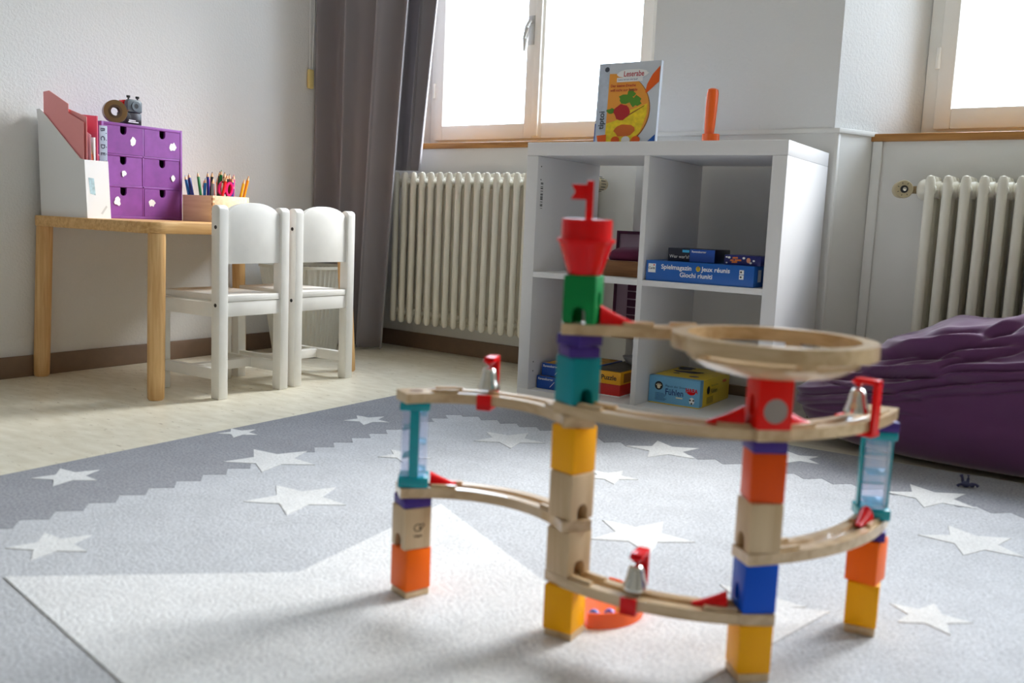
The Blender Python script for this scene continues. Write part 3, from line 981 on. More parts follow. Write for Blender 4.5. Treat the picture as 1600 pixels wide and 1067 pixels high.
# ---- two white children's chairs, backs towards the room
def make_chair(yc, label, xb=-60.0):
    c = tag(empty('child_chair', (xb, yc, 0)), label, 'chair', None)
    w2, lg = 13.1, 3.2
    for s in (-1, 1):
        bm = new_bm()                            # back posts with rounded tops
        y0 = w2 - lg if s > 0 else -w2
        prof = [(-3.4, 0), (0, 0), (0, 53.4)] + [(-1.7 + 1.7 * math.cos(a), 53.4 + 1.4 * math.sin(a)) for a in [PI * i / 8 for i in range(1, 8)]] + [(-3.4, 53.4)]
        prism(bm, prof, 0, lg, 0.22, Matrix(((1, 0, 0, 0), (0, 0, 1, y0), (0, 1, 0, 0), (0, 0, 0, 1))))
        leg = obj('back_post', bm, M_CHAIR, c)
        for z in (26.8, 48.6):
            bm = new_bm()
            tube(bm, [(-1.6, s * (w2 - 0.05), z), (-1.6, s * (w2 + 0.06), z)], 0.55, 12)
            obj('bolt_head', bm, M_DARK, leg)
        bm = new_bm()
        box(bm, -28.6, -25.4, y0, y0 + lg, 0, 27.2, 0.22)
        obj('front_leg', bm, M_CHAIR, c)
        bm = new_bm()
        yi = s * (w2 - lg / 2)
        box(bm, -25.5, -3.3, yi - 1.0, yi + 1.0, 5.4, 8.6, 0.2)
        obj('stretcher', bm, M_CHAIR, c)
        bm = new_bm()
        box(bm, -25.5, -3.3, s * w2 - s * 1.0 - 1.0, s * w2 - s * 1.0 + 1.0, 23.4, 27.4, 0.15)
        obj('side_rail', bm, M_CHAIR, c)
    bm = new_bm()
    box(bm, -16.6, -13.6, -w2 + lg - 0.8, w2 - lg + 0.8, 5.6, 8.4, 0.2)
    obj('cross_stretcher', bm, M_CHAIR, c)
    bm = new_bm()                                # curved-top back panel
    n = 16
    hw = w2 - lg + 0.05
    prof = [(-hw, 38.4), (hw, 38.4)] + [(hw * math.cos(PI * i / n), 51.2 + 4.6 * math.sin(PI * i / n) ** 0.9) for i in range(n + 1)]
    prism(bm, prof, 0.0, 1.7, 0.2, Matrix(((0, 0, 1, -2.5), (1, 0, 0, 0), (0, 1, 0, 0), (0, 0, 0, 1))))
    obj('back_panel', bm, M_CHAIR, c)
    bm = new_bm()
    box(bm, -2.6, -0.6, -hw, hw, 23.4, 27.6, 0.15)
    obj('back_rail', bm, M_CHAIR, c)
    bm = new_bm()
    box(bm, -27.8, -25.8, -hw, hw, 23.4, 27.2, 0.15)
    obj('front_rail', bm, M_CHAIR, c)
    bm = new_bm()
    box(bm, -28.8, -0.4, -hw + 0.03, hw - 0.03, 27.65, 29.5, 0.25)
    obj('seat', bm, M_CHAIR, c)
    return c
make_chair(-49.4, "white wooden child's chair at the pine table, next to the pencil box")
make_chair(-20.0, "white wooden child's chair at the pine table, next to the grey curtain", -60.7)

# ---- ribbed translucent waste bin under the table
wbn = tag(empty('waste_bin', (-108.5, 18.6, 0)), 'translucent ribbed waste bin on the floor beneath the table', 'waste bin')
m_bin = clear_mat('bin_plastic', (0.92, 0.92, 0.9, 1), 0.55, 0.05)
nt_ = m_bin.node_tree
dn = nt_.nodes.new('ShaderNodeBsdfDiffuse')
dn.inputs[0].default_value = rgb(226, 226, 216)
for l_ in list(nt_.links):
    if l_.from_node.type == 'BSDF_TRANSLUCENT':
        to = l_.to_socket
        nt_.links.remove(l_)
        nt_.links.new(dn.outputs[0], to)
bm = new_bm()
t_ = []
NB = 96
for j in range(12):
    z = 0.6 + 33 * j / 11
    r = 10.6 + 4.6 * j / 11
    ring = []
    for i in range(NB):
        a = 2 * PI * i / NB
        sq = 1 / max(abs(math.cos(a)), abs(math.sin(a)))
        rr = r * (0.62 + 0.38 * min(sq, 1.28)) + (0.16 if i % 2 else -0.16)
        ring.append(bm.verts.new((rr * math.cos(a), rr * math.sin(a), z)))
    t_.append(ring)
for A, B in zip(t_, t_[1:]):
    for i in range(NB):
        bm.faces.new((A[i], A[(i + 1) % NB], B[(i + 1) % NB], B[i]))
bm.faces.new(t_[0][::-1])
obj('bin_wall', bm, m_bin, wbn, smooth=0)
bm = new_bm()
path = []
for i in range(48):
    a = 2 * PI * i / 48
    sq = 1 / max(abs(math.cos(a)), abs(math.sin(a)))
    rr = 15.3 * (0.62 + 0.38 * min(sq, 1.28))
    path.append((rr * math.cos(a), rr * math.sin(a)))
sweep(bm, path, [(-0.4, 33.3), (0.4, 33.3), (0.4, 34.3), (-0.4, 34.3)], closed=True)
obj('rim', bm, m_bin, wbn)
bm = new_bm()
lathe(bm, [(10.0, 0.0), (10.8, 0.1), (10.8, 0.6)], 32)
obj('base_ring', bm, mat('bin_grey', rgb(120, 120, 112), 0.5), wbn)

# ---- white magazine file with papers
mf = tag(empty('magazine_file', (-126.0, -74.6, TZ), math.radians(-1.5)), 'white cardboard magazine file full of papers, at the wall end of the table', 'magazine file')
FL, FW, FH, FLOW = 24.6, 7.4, 31.6, 16.6
side = [(0, 0), (FL, 0), (FL - 1.2, FLOW), (FL - 3.4, FLOW + 0.3), (0.4, FH), (-1.4, FH), (-0.9, FH - 4)]
RXZ = lambda y: Matrix(((1, 0, 0, 0), (0, 0, 1, y), (0, 1, 0, 0), (0, 0, 0, 1)))
for y in (0, FW - 0.25):
    bm = new_bm()
    prism(bm, side, 0, 0.25, 0, RXZ(y))
    obj('side_wall', bm, M_CARD, mf, smooth=0)
bm = new_bm()
prism(bm, [(FL, 0), (FL - 1.2, FLOW), (FL - 1.45, FLOW), (FL - 0.25, 0)], 0.25, FW - 0.25, 0, RXZ(0))
fr = obj('front_wall', bm, M_CARD, mf, smooth=0)
bm = new_bm()
prism(bm, [(0, 0), (-1.4, FH), (-1.15, FH), (0.25, 0)], 0.25, FW - 0.25, 0, RXZ(0))
obj('rear_wall', bm, M_CARD, mf, smooth=0)
bm = new_bm()
box(bm, 0.25, FL - 0.25, 0.25, FW - 0.25, 0, 0.3)
obj('floor_board', bm, M_CARD, mf)
st = mat('sticker_blue', rgb(176, 204, 214), 0.5, vary=0.25, vscale=90)
bm = new_bm()
bm.faces.new([bm.verts.new((FL - 1.2 * z / FLOW + 0.03, y, z)) for y, z in ((1.2, 7.0), (2.9, 6.6), (2.6, 11.4), (0.9, 11.6))])
obj('sticker', bm, st, mf, smooth=0)
bm = new_bm()
bm.faces.new([bm.verts.new((FL - 1.2 * z / FLOW + 0.03, y, z)) for y, z in ((4.2, 1.4), (4.8, 1.2), (6.4, 3.4), (6.0, 3.8))])
obj('sticker_scrap', bm, mat('sticker_grey', rgb(206, 208, 208), 0.5), mf, smooth=0)
def sheet(name, label, cat, prof, y, th, m, kids=()):
    r = tag(empty(name, (-126.0, -74.6, TZ), math.radians(-1.5)), label, cat)
    bm = new_bm()
    prism(bm, prof, 0, th, 0, RXZ(y))
    obj('sheet', bm, m, r, smooth=0)
    return r
pinkA = mat('card_pink', rgb(246, 160, 160), 0.6)
pinkB = mat('card_rose', rgb(222, 96, 126), 0.6)
sheet('pink_folder', 'salmon-pink card folder, the tallest paper in the magazine file', 'folder', [(1.5, 0.4), (22.3, 0.4), (22.3, 27.2), (14.6, 30.0), (14.6, 32.6), (4.6, 36.8), (1.5, 36.6)], 0.55, 0.12, pinkA)
sheet('pink_folder', 'salmon-pink card with a cut-out tab, second in the magazine file', 'folder', [(2.5, 0.4), (22.8, 0.4), (22.8, 28.8), (14.0, 31.2), (3, 32)], 1.2, 0.12, pinkA)
sheet('rose_folder', 'deep rose card folder in the magazine file beside the letter ruler', 'folder', [(1.5, 0.4), (22.6, 0.4), (22.6, 29.4), (13.0, 30.2), (1.5, 30.6)], 4.5, 0.3, pinkB)
sheet('paper_sheet', 'lilac-white paper sheet in the magazine file', 'paper', [(4, 0.4), (22.9, 0.4), (22.9, 23.8), (20.2, 25), (4, 25.4)], 2.4, 0.06, mat('paper_lilac', rgb(226, 216, 232), 0.6))
sheet('booklet', 'thin white booklet in the magazine file', 'booklet', [(4, 0.4), (22.7, 0.4), (22.7, 23.2), (4, 23.4)], 3.4, 0.5, M_CARD)
yp = sheet('picture_card', 'yellow and orange picture card in the magazine file', 'card', [(6, 0.4), (22.8, 0.4), (22.5, 17.8), (22.0, 23.2), (20.8, 18), (6, 18)], 2.8, 0.1, mat('card_ochre', rgb(222, 168, 30), 0.6))
bm = new_bm()
prism(bm, [(18, 14), (22.88, 14), (22.6, 18.4), (18, 18.4)], 0, 0.14, 0, RXZ(2.78))
obj('orange_patch', bm, mat('card_orange', rgb(226, 96, 20), 0.6), yp, smooth=0)
# letter stencil ruler standing at the front of the file, facing the room
rl = tag(empty('stencil_ruler', (-104.4, -69.4, TZ + 0.35)), 'grey see-through letter stencil ruler standing in the magazine file', 'ruler')
bm = new_bm()
box(bm, 0, 0.2, 0, 2.6, 0, 26.6, 0.05)
obj('ruler_body', bm, mat('ruler_grey', rgb(150, 160, 178), 0.3), rl)
for k, ch in enumerate('BCDE'):
    o = text('stencil_letter', ch, 1.9, mat('stencil_ink', rgb(40, 34, 60), 0.5), rl, (0.24, 0.5, 26.0 - 2.35 * k), face='right', spin=-PI / 2, bold=0.04)
for k in range(7):
    bm = new_bm()
    tube(bm, [(0.2, 2.25, 12.5 + 2 * k), (0.24, 2.25, 12.5 + 2 * k)], 0.14, 8)
    obj('guide_hole', bm, MATS['stencil_ink'], rl)

# ---- purple drawer chest
pch = tag(empty('drawer_chest', (-110, -64.9, TZ)), 'purple-painted wooden chest with six small drawers on the table', 'drawer chest')
M_PUR = mat('purple_paint', rgb(136, 70, 156), 0.5, vary=0.1, vscale=35, bump=0.06, bscale=80)
M_PURD = mat('purple_stain', rgb(112, 52, 128), 0.5, vary=0.12, vscale=50)
CW, CH_, CDp = 28.9, 28.9, 17.0
for a in ((-CDp, 0, 0, 0.8, 0, CH_), (-CDp, 0, CW - 0.8, CW, 0, CH_), (-CDp, 0, 0.8, CW - 0.8, CH_ - 0.9, CH_), (-CDp, 0, 0.8, CW - 0.8, 0, 0.8),
          (-CDp, -0.15, 0.8, CW - 0.8, 9.55, 10.2), (-CDp, -0.15, 0.8, CW - 0.8, 18.95, 19.6), (-CDp, -0.15, CW / 2 - 0.3, CW / 2 + 0.3, 0.8, CH_ - 0.9), (-CDp, -CDp + 0.4, 0.8, CW - 0.8, 0.8, CH_ - 0.9)):
    bm = new_bm()
    box(bm, *a, 0.08)
    obj('carcass_board', bm, M_PUR, pch)
random.seed(5)
blots = [(4.3, 4.4, 1.2), (2.7, 4.4, 1.1), (6.6, 3.6, .85), (10.6, 3.2, .8), (9.9, 4.0, 1.1), (10.6, 3.7, 1.25)]
bi = 0
for row in range(3):
    z0 = (0.85, 10.25, 19.65)[row]
    z1 = (9.5, 18.9, 27.95)[row]
    for c_ in range(2):
        y0 = 0.87 if c_ == 0 else CW / 2 + 0.36
        y1 = CW / 2 - 0.36 if c_ == 0 else CW - 0.87
        ym = (y0 + y1) / 2
        n = 10
        pts = [(y0, z0), (y1, z0), (y1, z1), (ym + 1.1, z1), (ym + 1.1, z1 - 1.4)] + [(ym + 1.1 * math.cos(PI * i / n), z1 - 1.4 - 1.1 * math.sin(PI * i / n)) for i in range(1, n)] + [(ym - 1.1, z1 - 1.4), (ym - 1.1, z1), (y0, z1)]
        bm = new_bm()
        prism(bm, pts, -1.0, -0.05 - 0.25 * random.random(), 0, Matrix(((0, 0, 1, 0), (1, 0, 0, 0), (0, 1, 0, 0), (0, 0, 0, 1))))
        dr = obj('drawer', bm, M_PUR if (row + c_) % 2 else mat('purple_paint_b', rgb(130, 62, 148), 0.5, vary=0.12, vscale=28), pch, smooth=30)
        bm = new_bm()
        box(bm, -14, -3.0, y0 + 0.3, y1 - 0.3, z0 + 0.2, z1 - 0.4)
        obj('drawer_box', bm, mat('drawer_dark', rgb(44, 20, 36), 0.8), dr)
        bx_, bz_, br = blots[bi]
        bi += 1
        bm = new_bm()
        bm.faces.new([bm.verts.new((-0.03, y0 + bx_ * 1.0 + y - 0, z0 + bz_ + z)) for y, z in blob(0, 0, br * 0.95, br * 1.15, 11, 0.3, 20 + bi)])
        obj('paper_scrap', bm, M_WHITE, dr, smooth=0)

# ---- tape dispenser and pencil sharpener on the chest
CT = TZ + CH_
td = tag(empty('tape_roll', (-112.5, -58.7, CT + 3.45)), 'roll of brown packing tape standing on the purple drawer chest', 'tape roll')
RYX = T(0, 0, 0, math.radians(-22), 0, PI / 2)
bm = new_bm()
lathe(bm, [(2.0, -1.3), (3.35, -1.3), (3.4, 1.3), (2.0, 1.3), (2.0, -1.3)], 36, RYX, cap=False)
obj('tape', bm, mat('tape_brown', rgb(122, 98, 62), 0.25), td)
bm = new_bm()
lathe(bm, [(1.3, -1.32), (2.0, -1.32), (2.0, 1.34), (1.3, 1.34), (1.3, -1.32)], 32, RYX, cap=False)
obj('core', bm, mat('tape_core', rgb(84, 64, 40), 0.7), td)
bm = new_bm()
sweep(bm, [(3.45 * math.cos(a), 3.45 * math.sin(a)) for a in [math.radians(95 + 8 * i) for i in range(8)]] + [(-3.9, 1.2)], [(-0.03, -1.3), (0.03, -1.3), (0.03, 1.3), (-0.03, 1.3)], RYX @ Matrix.Rotation(math.radians(-60), 4, 'Z'))
obj('loose_end', bm, mat('tape_film', rgb(150, 138, 126), 0.2), td)
shp = tag(empty('pencil_sharpener', (-114.5, -53.5, CT)), 'red and black crank pencil sharpener on the purple drawer chest', 'pencil sharpener')
sg = mat('sharpener_grey', rgb(92, 102, 110), 0.4)
bm = new_bm()
box(bm, -4.6, 0.2, 0, 5.6, 0, 4.2, 0.3)
obj('shavings_box', bm, mat('sharpener_black', rgb(36, 26, 34), 0.25), shp)
bm = new_bm()
prism(bm, [(0.1, 4.2), (5.5, 4.2), (5.5, 7.2), (5.0, 7.9), (0.6, 7.9), (0.1, 7.2)], -4.4, -1.2, 0.2, Matrix(((0, 0, 1, 0), (1, 0, 0, 0), (0, 1, 0, 0), (0, 0, 0, 1))))
obj('housing', bm, M_RED, shp)
bm = new_bm()
prism(bm, [(0.3, 4.2), (5.5, 4.2), (5.5, 7.4), (4.8, 8.1), (1.0, 8.1), (0.3, 7.4)], -1.2, 0.6, 0.25, Matrix(((0, 0, 1, 0), (1, 0, 0, 0), (0, 1, 0, 0), (0, 0, 0, 1))))
fc = obj('face_plate', bm, sg, shp)
bm = new_bm()
lathe(bm, [(1.5, 0.6), (1.5, 0.85), (0.75, 0.85), (0.75, 0.7)], 24, T(0, 3.2, 6.1, 0, 0, PI / 2), cap=False)
obj('chuck_ring', bm, sg, fc)
bm = new_bm()
lathe(bm, [(0.75, 0.6), (0.75, 0.8), (0.02, 0.8)], 18, T(0, 3.2, 6.1, 0, 0, PI / 2))
obj('pencil_hole', bm, M_DARK, fc)
for y in (1.2, 4.4):
    bm = new_bm()
    tube(bm, [(-0.3, y, 8.0), (-0.3, y, 8.5), (-0.3, y, 8.55), (-0.3, y, 9.2)], [0.25, 0.25, 0.55, 0.6], 12)
    obj('clamp_knob', bm, M_DARK, shp)
bm = new_bm()
for (y, z, w_) in ((1.0, 1.5, 2.4), (0.8, 1.0, 3.6)):
    bm.faces.new([bm.verts.new((0.22, y + a, z + b)) for a, b in ((0, 0), (w_, 0), (w_, 0.3), (0, 0.3))])
obj('maker_print', bm, M_WHITE, shp, smooth=0)

# ---- finger-jointed pencil box with coloured pencils
PBX0, PBX1, PBY0, PBY1, PBH = -108.2, -93.4, -37.3, -22.6, 8.4
px = tag(empty('pencil_box', (PBX0, PBY0, TZ)), 'pale finger-jointed wooden box full of coloured pencils', 'pencil box')
m_birch = wood('birch', rgb(222, 196, 160), rgb(238, 218, 186), axis=0)
LX, LY = PBX1 - PBX0, PBY1 - PBY0
for a in ((0, LX, 0, 0.7, 0.3, PBH), (0, LX, LY - 0.7, LY, 0.3, PBH), (0, 0.7, 0.7, LY - 0.7, 0.3, PBH), (LX - 0.7, LX, 0.7, LY - 0.7, 0.3, PBH), (0.0, LX, 0, LY, 0, 0.3)):
    bm = new_bm()
    box(bm, *a, 0.06)
    obj('box_wall', bm, m_birch, px)
for k in range(5):
    bm = new_bm()
    box(bm, LX - 0.68, LX + 0.02, -0.02, 0.66, 0.7 + 1.55 * k, 1.5 + 1.55 * k)
    obj('finger_joint', bm, mat('joint_dark', rgb(186, 148, 104), 0.5), px)
PC = dict(blue=(20, 120, 200), navy=(24, 44, 130), green=(20, 130, 60), pink=(220, 90, 160), magenta=(190, 60, 130), grey=(140, 148, 156), black=(40, 36, 44),
          brown=(120, 72, 44), red=(228, 36, 30), purple=(96, 60, 130), yellow=(236, 180, 20), lime=(130, 190, 60), orange=(238, 150, 20))
CNAME = dict(navy='dark blue', lime='light green')
M_TIP = mat('pencil_wood', rgb(222, 178, 132), 0.6)
# seen along the box: position across x, y (0..1), lean, colour, length
pens = [(.10, .10, -.30, 0, 'blue', 15.0), (.16, .12, -.26, 0, 'navy', 15.0), (.24, .10, -.28, 0, 'navy', 15.6), (.36, .22, -.20, 0, 'green', 15.8), (.50, .08, .08, 0, 'blue', 13.6),
        (.52, .25, -.04, 0, 'navy', 15.6), (.62, .10, -.12, 0, 'magenta', 12.8), (.60, .30, -.14, 0, 'pink', 15.0), (.70, .12, .06, .02, 'black', 15.6), (.86, .08, .02, .0, 'grey', 13.4),
        (.72, .34, .04, .04, 'black', 16.0), (.80, .30, .04, .06, 'green', 16.4), (.84, .36, .08, .04, 'brown', 15.8), (.88, .30, .05, .10, 'brown', 15.6), (.90, .22, .1, .1, 'brown', 14.4),
        (.92, .18, .12, .16, 'red', 14.6), (.90, .46, .0, .06, 'black', 15.2), (.86, .50, .02, .1, 'brown', 15.4), (.84, .56, .02, .06, 'purple', 14.4), (.92, .58, .02, .08, 'navy', 14.2),
        (.90, .62, .0, .02, 'lime', 12.8), (.93, .64, .0, .06, 'purple', 12.2), (.92, .68, .0, .04, 'pink', 15.2), (.86, .70, .0, .02, 'magenta', 14.6), (.90, .80, .04, .24, 'yellow', 14.4),
        (.92, .88, .04, .26, 'orange', 15.6), (.40, .5, -.1, .0, 'green', 14.5), (.30, .6, -.1, .05, 'red', 14.2), (.55, .55, -.05, .0, 'orange', 14.0), (.45, .75, .0, .1, 'blue', 14.0)]
def make_pencil(u, v, lx, ly, cname, L):
    base = Vector((1.2 + u * (LX - 2.4), 1.2 + v * (LY - 2.4), 0.45))
    d = Vector((lx, ly, 1)).normalized()
    Mx = Vector((0, 0, 1)).rotation_difference(d).to_matrix().to_4x4()
    bm = new_bm()
    tube(bm, [(0, 0, 0), (0, 0, L - 1.6)], 0.5, 6, Mx)
    m = mat('pencil_' + cname, rgb(*PC[cname]), 0.3)
    o = obj('pencil', bm, m, None, (PBX0 + base.x, PBY0 + base.y, TZ + base.z), smooth=0)
    bm = new_bm()
    tube(bm, [(0, 0, L - 1.6), (0, 0, L - 0.45)], [0.5, 0.19], 6, Mx)
    tip = obj('tip', bm, M_TIP, o)
    bm = new_bm()
    tube(bm, [(0, 0, L - 0.45), (0, 0, L)], [0.19, 0.05], 6, Mx)
    obj('lead', bm, m, tip)
    tag(o, CNAME.get(cname, cname) + ' coloured pencil standing in the pale wooden box', 'pencil', CNAME.get(cname, cname) + ' pencils in the wooden box')
for a in pens:
    make_pencil(*a)
sx = tag(empty('scissors', (PBX0 + LX - 1.6, PBY0 + 0.42 * LY, TZ + 0.4)), 'scissors with hot-pink handles sticking out of the pencil box', 'scissors')
m_pk = mat('hot_pink', rgb(240, 24, 110), 0.3)
for k, (cy, cz, tilt) in enumerate(((-1.2, 10.6, 0.35), (1.6, 10.4, 0.15))):
    bm = new_bm()
    ring = [(1.15 * math.cos(2 * PI * i / 20), 2.0 * math.sin(2 * PI * i / 20)) for i in range(20)]
    Mh = T(0, cy, cz) @ Matrix.Rotation(-tilt, 4, 'X') @ Matrix(((0, 0, 1, 0), (1, 0, 0, 0), (0, 1, 0, 0), (0, 0, 0, 1)))
    sweep(bm, ring, [(-0.35, -0.35), (0.35, -0.35), (0.35, 0.35), (-0.35, 0.35)], Mh, closed=True)
    obj('handle', bm, m_pk, sx)
    bm = new_bm()
    prism(bm, [(cy * 0.5, 8.6), (cy * 0.5 + 0.7, 8.6), (0.5 - cy * 0.1, 0.3), (-cy * 0.1, 0)], 0.05 * k, 0.05 * k + 0.15, 0, Matrix(((0, 0, 1, 0), (1, 0, 0, 0), (0, 1, 0, 0), (0, 0, 0, 1))))
    obj('blade', bm, M_STEEL, sx, smooth=0)
bm = new_bm()
tube(bm, [(0, 0, 0), (0, 0, 12.2)], 0.4, 10)
o = obj('marker_pen', bm, M_WHITE, None, (PBX1 - 1.3, PBY0 + 0.33 * LY, TZ + 0.4))
tag(o, 'short white marker standing in front of the pink scissors', 'pen')

# ================================================================== rug
def pile(name, col, dark):
    m = bpy.data.materials.new(name)
    m.use_nodes = True
    nt = m.node_tree
    p = nt.nodes['Principled BSDF']
    tc = nt.nodes.new('ShaderNodeTexCoord')
    n = nt.nodes.new('ShaderNodeTexNoise')
    n.inputs['Scale'].default_value = 190
    n.inputs['Detail'].default_value = 4
    n.inputs['Roughness'].default_value = 0.7
    nt.links.new(tc.outputs['Object'], n.inputs['Vector'])
    n2 = nt.nodes.new('ShaderNodeTexNoise')
    n2.inputs['Scale'].default_value = 14
    n2.inputs['Detail'].default_value = 5
    nt.links.new(tc.outputs['Object'], n2.inputs['Vector'])
    r = nt.nodes.new('ShaderNodeValToRGB')
    r.color_ramp.elements[0].position = 0.32
    r.color_ramp.elements[1].position = 0.58
    r.color_ramp.elements[0].color = dark
    r.color_ramp.elements[1].color = col
    nt.links.new(n.outputs['Fac'], r.inputs[0])
    r2_ = nt.nodes.new('ShaderNodeValToRGB')
    r2_.color_ramp.elements[0].position = 0.3
    r2_.color_ramp.elements[1].position = 0.7
    r2_.color_ramp.elements[0].color = (0.88, 0.88, 0.88, 1)
    r2_.color_ramp.elements[1].color = (1, 1, 1, 1)
    nt.links.new(n2.outputs['Fac'], r2_.inputs[0])
    mx = nt.nodes.new('ShaderNodeMixRGB')
    mx.blend_type = 'MULTIPLY'
    mx.inputs[0].default_value = 1
    nt.links.new(r.outputs[0], mx.inputs[1])
    nt.links.new(r2_.outputs[0], mx.inputs[2])
    nt.links.new(mx.outputs[0], p.inputs['Base Color'])
    p.inputs['Roughness'].default_value = 0.95
    p.inputs['Specular IOR Level'].default_value = 0.1
    p.inputs['Sheen Weight'].default_value = 0.25
    b = nt.nodes.new('ShaderNodeBump')
    b.inputs['Strength'].default_value = 0.7
    b.inputs['Distance'].default_value = 0.004
    nt.links.new(n.outputs['Fac'], b.inputs['Height'])
    nt.links.new(b.outputs[0], p.inputs['Normal'])
    MATS[name] = m
    return m
M_PILE = pile('pile_grey', rgb(204, 206, 211), rgb(158, 160, 166))
M_PILED = pile('pile_dark', rgb(156, 157, 164), rgb(104, 105, 112))
M_PILEW = pile('pile_white', rgb(236, 236, 237), rgb(204, 204, 206))
M_PILES = pile('pile_star', rgb(232, 232, 232), rgb(206, 206, 206))
RX0, RX1, RY0, RY1, RZ = -27.0, 190.0, -300.0, -4.5, 1.0
rug = tag(empty('rug', (0, 0, 0)), 'grey rug with a dark zigzag border and white stars', 'rug')
bm = new_bm()
box(bm, RX0, RX1, RY0, RY1, 0, RZ, 0.35)
obj('pile_ground', bm, M_PILE, rug)
def motif(name, pts, m, h):
    bm = new_bm()
    prism(bm, pts, RZ - 0.2, RZ + h)
    return obj(name, bm, m, rug, smooth=0)
BW = 29.2                                        # dark border with a sawtooth inner edge, period 6 cm
def zig_line(a0, a1, step=3.05, amp=1.6):
    n = int(abs(a1 - a0) / step)
    return [(a0 + (a1 - a0) * i / n, amp if i % 2 else -amp) for i in range(n + 1)]
g = 0.3
zl = zig_line(RY0 + BW, RY1 - BW)
motif('border_band', [(RX0 + g, RY0 + g), (RX0 + g, RY1 - g)] + [(RX0 + BW + d, y) for y, d in zl[::-1]] + [(RX0 + BW, RY0 + g)], M_PILED, 0.05)
zl = zig_line(RX0 + BW, RX1 - BW)
motif('border_band', [(RX0 + g, RY1 - g), (RX1 - g, RY1 - g)] + [(x, RY1 - BW - d) for x, d in zl[::-1]], M_PILED, 0.06)
def star(cx, cy, R, ang, k=0.45):
    return [(cx + (R if i % 2 == 0 else R * k) * math.cos(math.radians(ang + 36 * i)), cy + (R if i % 2 == 0 else R * k) * math.sin(math.radians(ang + 36 * i))) for i in range(10)]
motif('large_star', star(81.4, -152.8, 61, 122.9, 0.507), M_PILEW, 0.18)
for (cx, cy, R, a) in ((-16.8, -134.5, 6.6, 17), (-9.9, -56.4, 6.2, 15), (2.0, -99.9, 10.0, 17), (26.1, -116, 9.8, 16.5), (15.7, -157.3, 6.5, 15), (29.1, -49, 9.1, 18),
                       (62.8, -32.2, 9.4, 52.5), (84.7, -93, 9.4, 16.7), (121.8, -31.2, 9.3, 54), (131.6, -98.4, 5.8, 19), (-22.0, -88.2, 5.0, 17), (89.8, -17.5, 6.6, 52),
                       (132.5, -57.5, 9.0, 52), (63.5, -62.5, 6.0, 17), (110.2, -108.0, 6.8, 17), (20.6, -78.2, 6.2, 17)):
    motif('star', star(cx, cy, R, a), M_PILES, 0.12)

# ================================================================== wooden marble run
B0, HB, TR, SB = RZ + 1.19, 5.909, 1.396, 4.073     # top of the foot plates, block height, track thickness, block width
TW = dict(A=(69.91, -137.28), B=(93.64, -135.08), C=(116.56, -131.32), D=(124.59, -108.79))
def lev(nh, nt):
    return B0 + nh * HB + nt * TR
def arch_cut(w, h, through=True, z0=-0.1, ang=0.0, depth=1.0):
    """closed arch-shaped tunnel along local -y .. +y"""
    pts = [(-w / 2, z0), (w / 2, z0), (w / 2, h - w / 2)] + [(w / 2 * math.cos(a), h - w / 2 + w / 2 * math.sin(a)) for a in [PI * i / 8 for i in range(1, 8)]] + [(-w / 2, h - w / 2)]
    c = new_bm()
    L = 3.0
    prism(c, pts, -L if through else 0, L, 0, Matrix.Rotation(ang, 4, 'Z') @ Matrix(((1, 0, 0, 0), (0, 0, -1, 0), (0, 1, 0, 0), (0, 0, 0, 1))))
    return c
def block(t, nh, nt, ang, m, label, arches=(), hgt=HB, dx=0, dy=0, name='marble_run_block', slots=()):
    bm = new_bm()
    box(bm, -SB / 2, SB / 2, -SB / 2, SB / 2, 0.01, hgt - 0.01, 0.18)
    cs = []
    for a in arches:                              # arch openings at the foot, ang of the open side
        cs.append(arch_cut(1.75, 2.05, False, -0.3, a))
    for a, z0, z1 in slots:
        c = new_bm()
        lathe(c, [(0.75, 0.0), (0.75, 3.0)], 16, Matrix.Rotation(a, 4, 'Z') @ Matrix.Rotation(PI / 2, 4, 'X') @ Matrix.Translation((0, 0, 0)))
        for v in c.verts:
            v.co.z = (v.co.z) / 0.75 * (z1 - z0) / 2 + (z0 + z1) / 2
        cs.append(c)
    if cs:
        bm = cut(bm, cs)
    x, y = TW[t]
    o = obj(name, bm, m, None, (x + dx, y + dy, lev(nh, nt)), math.radians(ang), smooth=30)
    return tag(o, label, 'toy block')
def spacer(t, nh, nt, ang, label, dx=0, dy=0, h=TR):
    bm = new_bm()
    box(bm, -SB / 2, SB / 2, -SB / 2, SB / 2, 0.01, h - 0.01, 0.16)
    x, y = TW[t]
    return tag(obj('spacer_plate', bm, PAINT['purple'], None, (x + dx, y + dy, lev(nh, nt)), math.radians(ang)), label, 'toy block')
def foot(t, ang, label):
    bm = new_bm()
    box(bm, -SB / 2 + 0.1, SB / 2 - 0.1, -SB / 2 + 0.1, SB / 2 - 0.1, 0, B0 - RZ - (0.17 if t in 'AB' else 0.0) - 0.01, 0.15)
    x, y = TW[t]
    return tag(obj('foot_plate', bm, M_NAT, None, (x, y, RZ + (0.17 if t in 'AB' else 0.0)), math.radians(ang)), label, 'toy block')
F, Rr, Bk, Lf = 0.0, PI / 2, PI, -PI / 2          # open side: local -y, +x, +y, -x

for t, a, l in (('A', -18, 'wooden foot plate under the orange block with a clear teal tube above'), ('B', 93, 'wooden foot plate under the tower with the red flag'),
                ('C', -45, 'wooden foot plate under the tower that carries the round ring'), ('D', 9, 'wooden foot plate of the tower beside the beanbag')):
    foot(t, a, l)
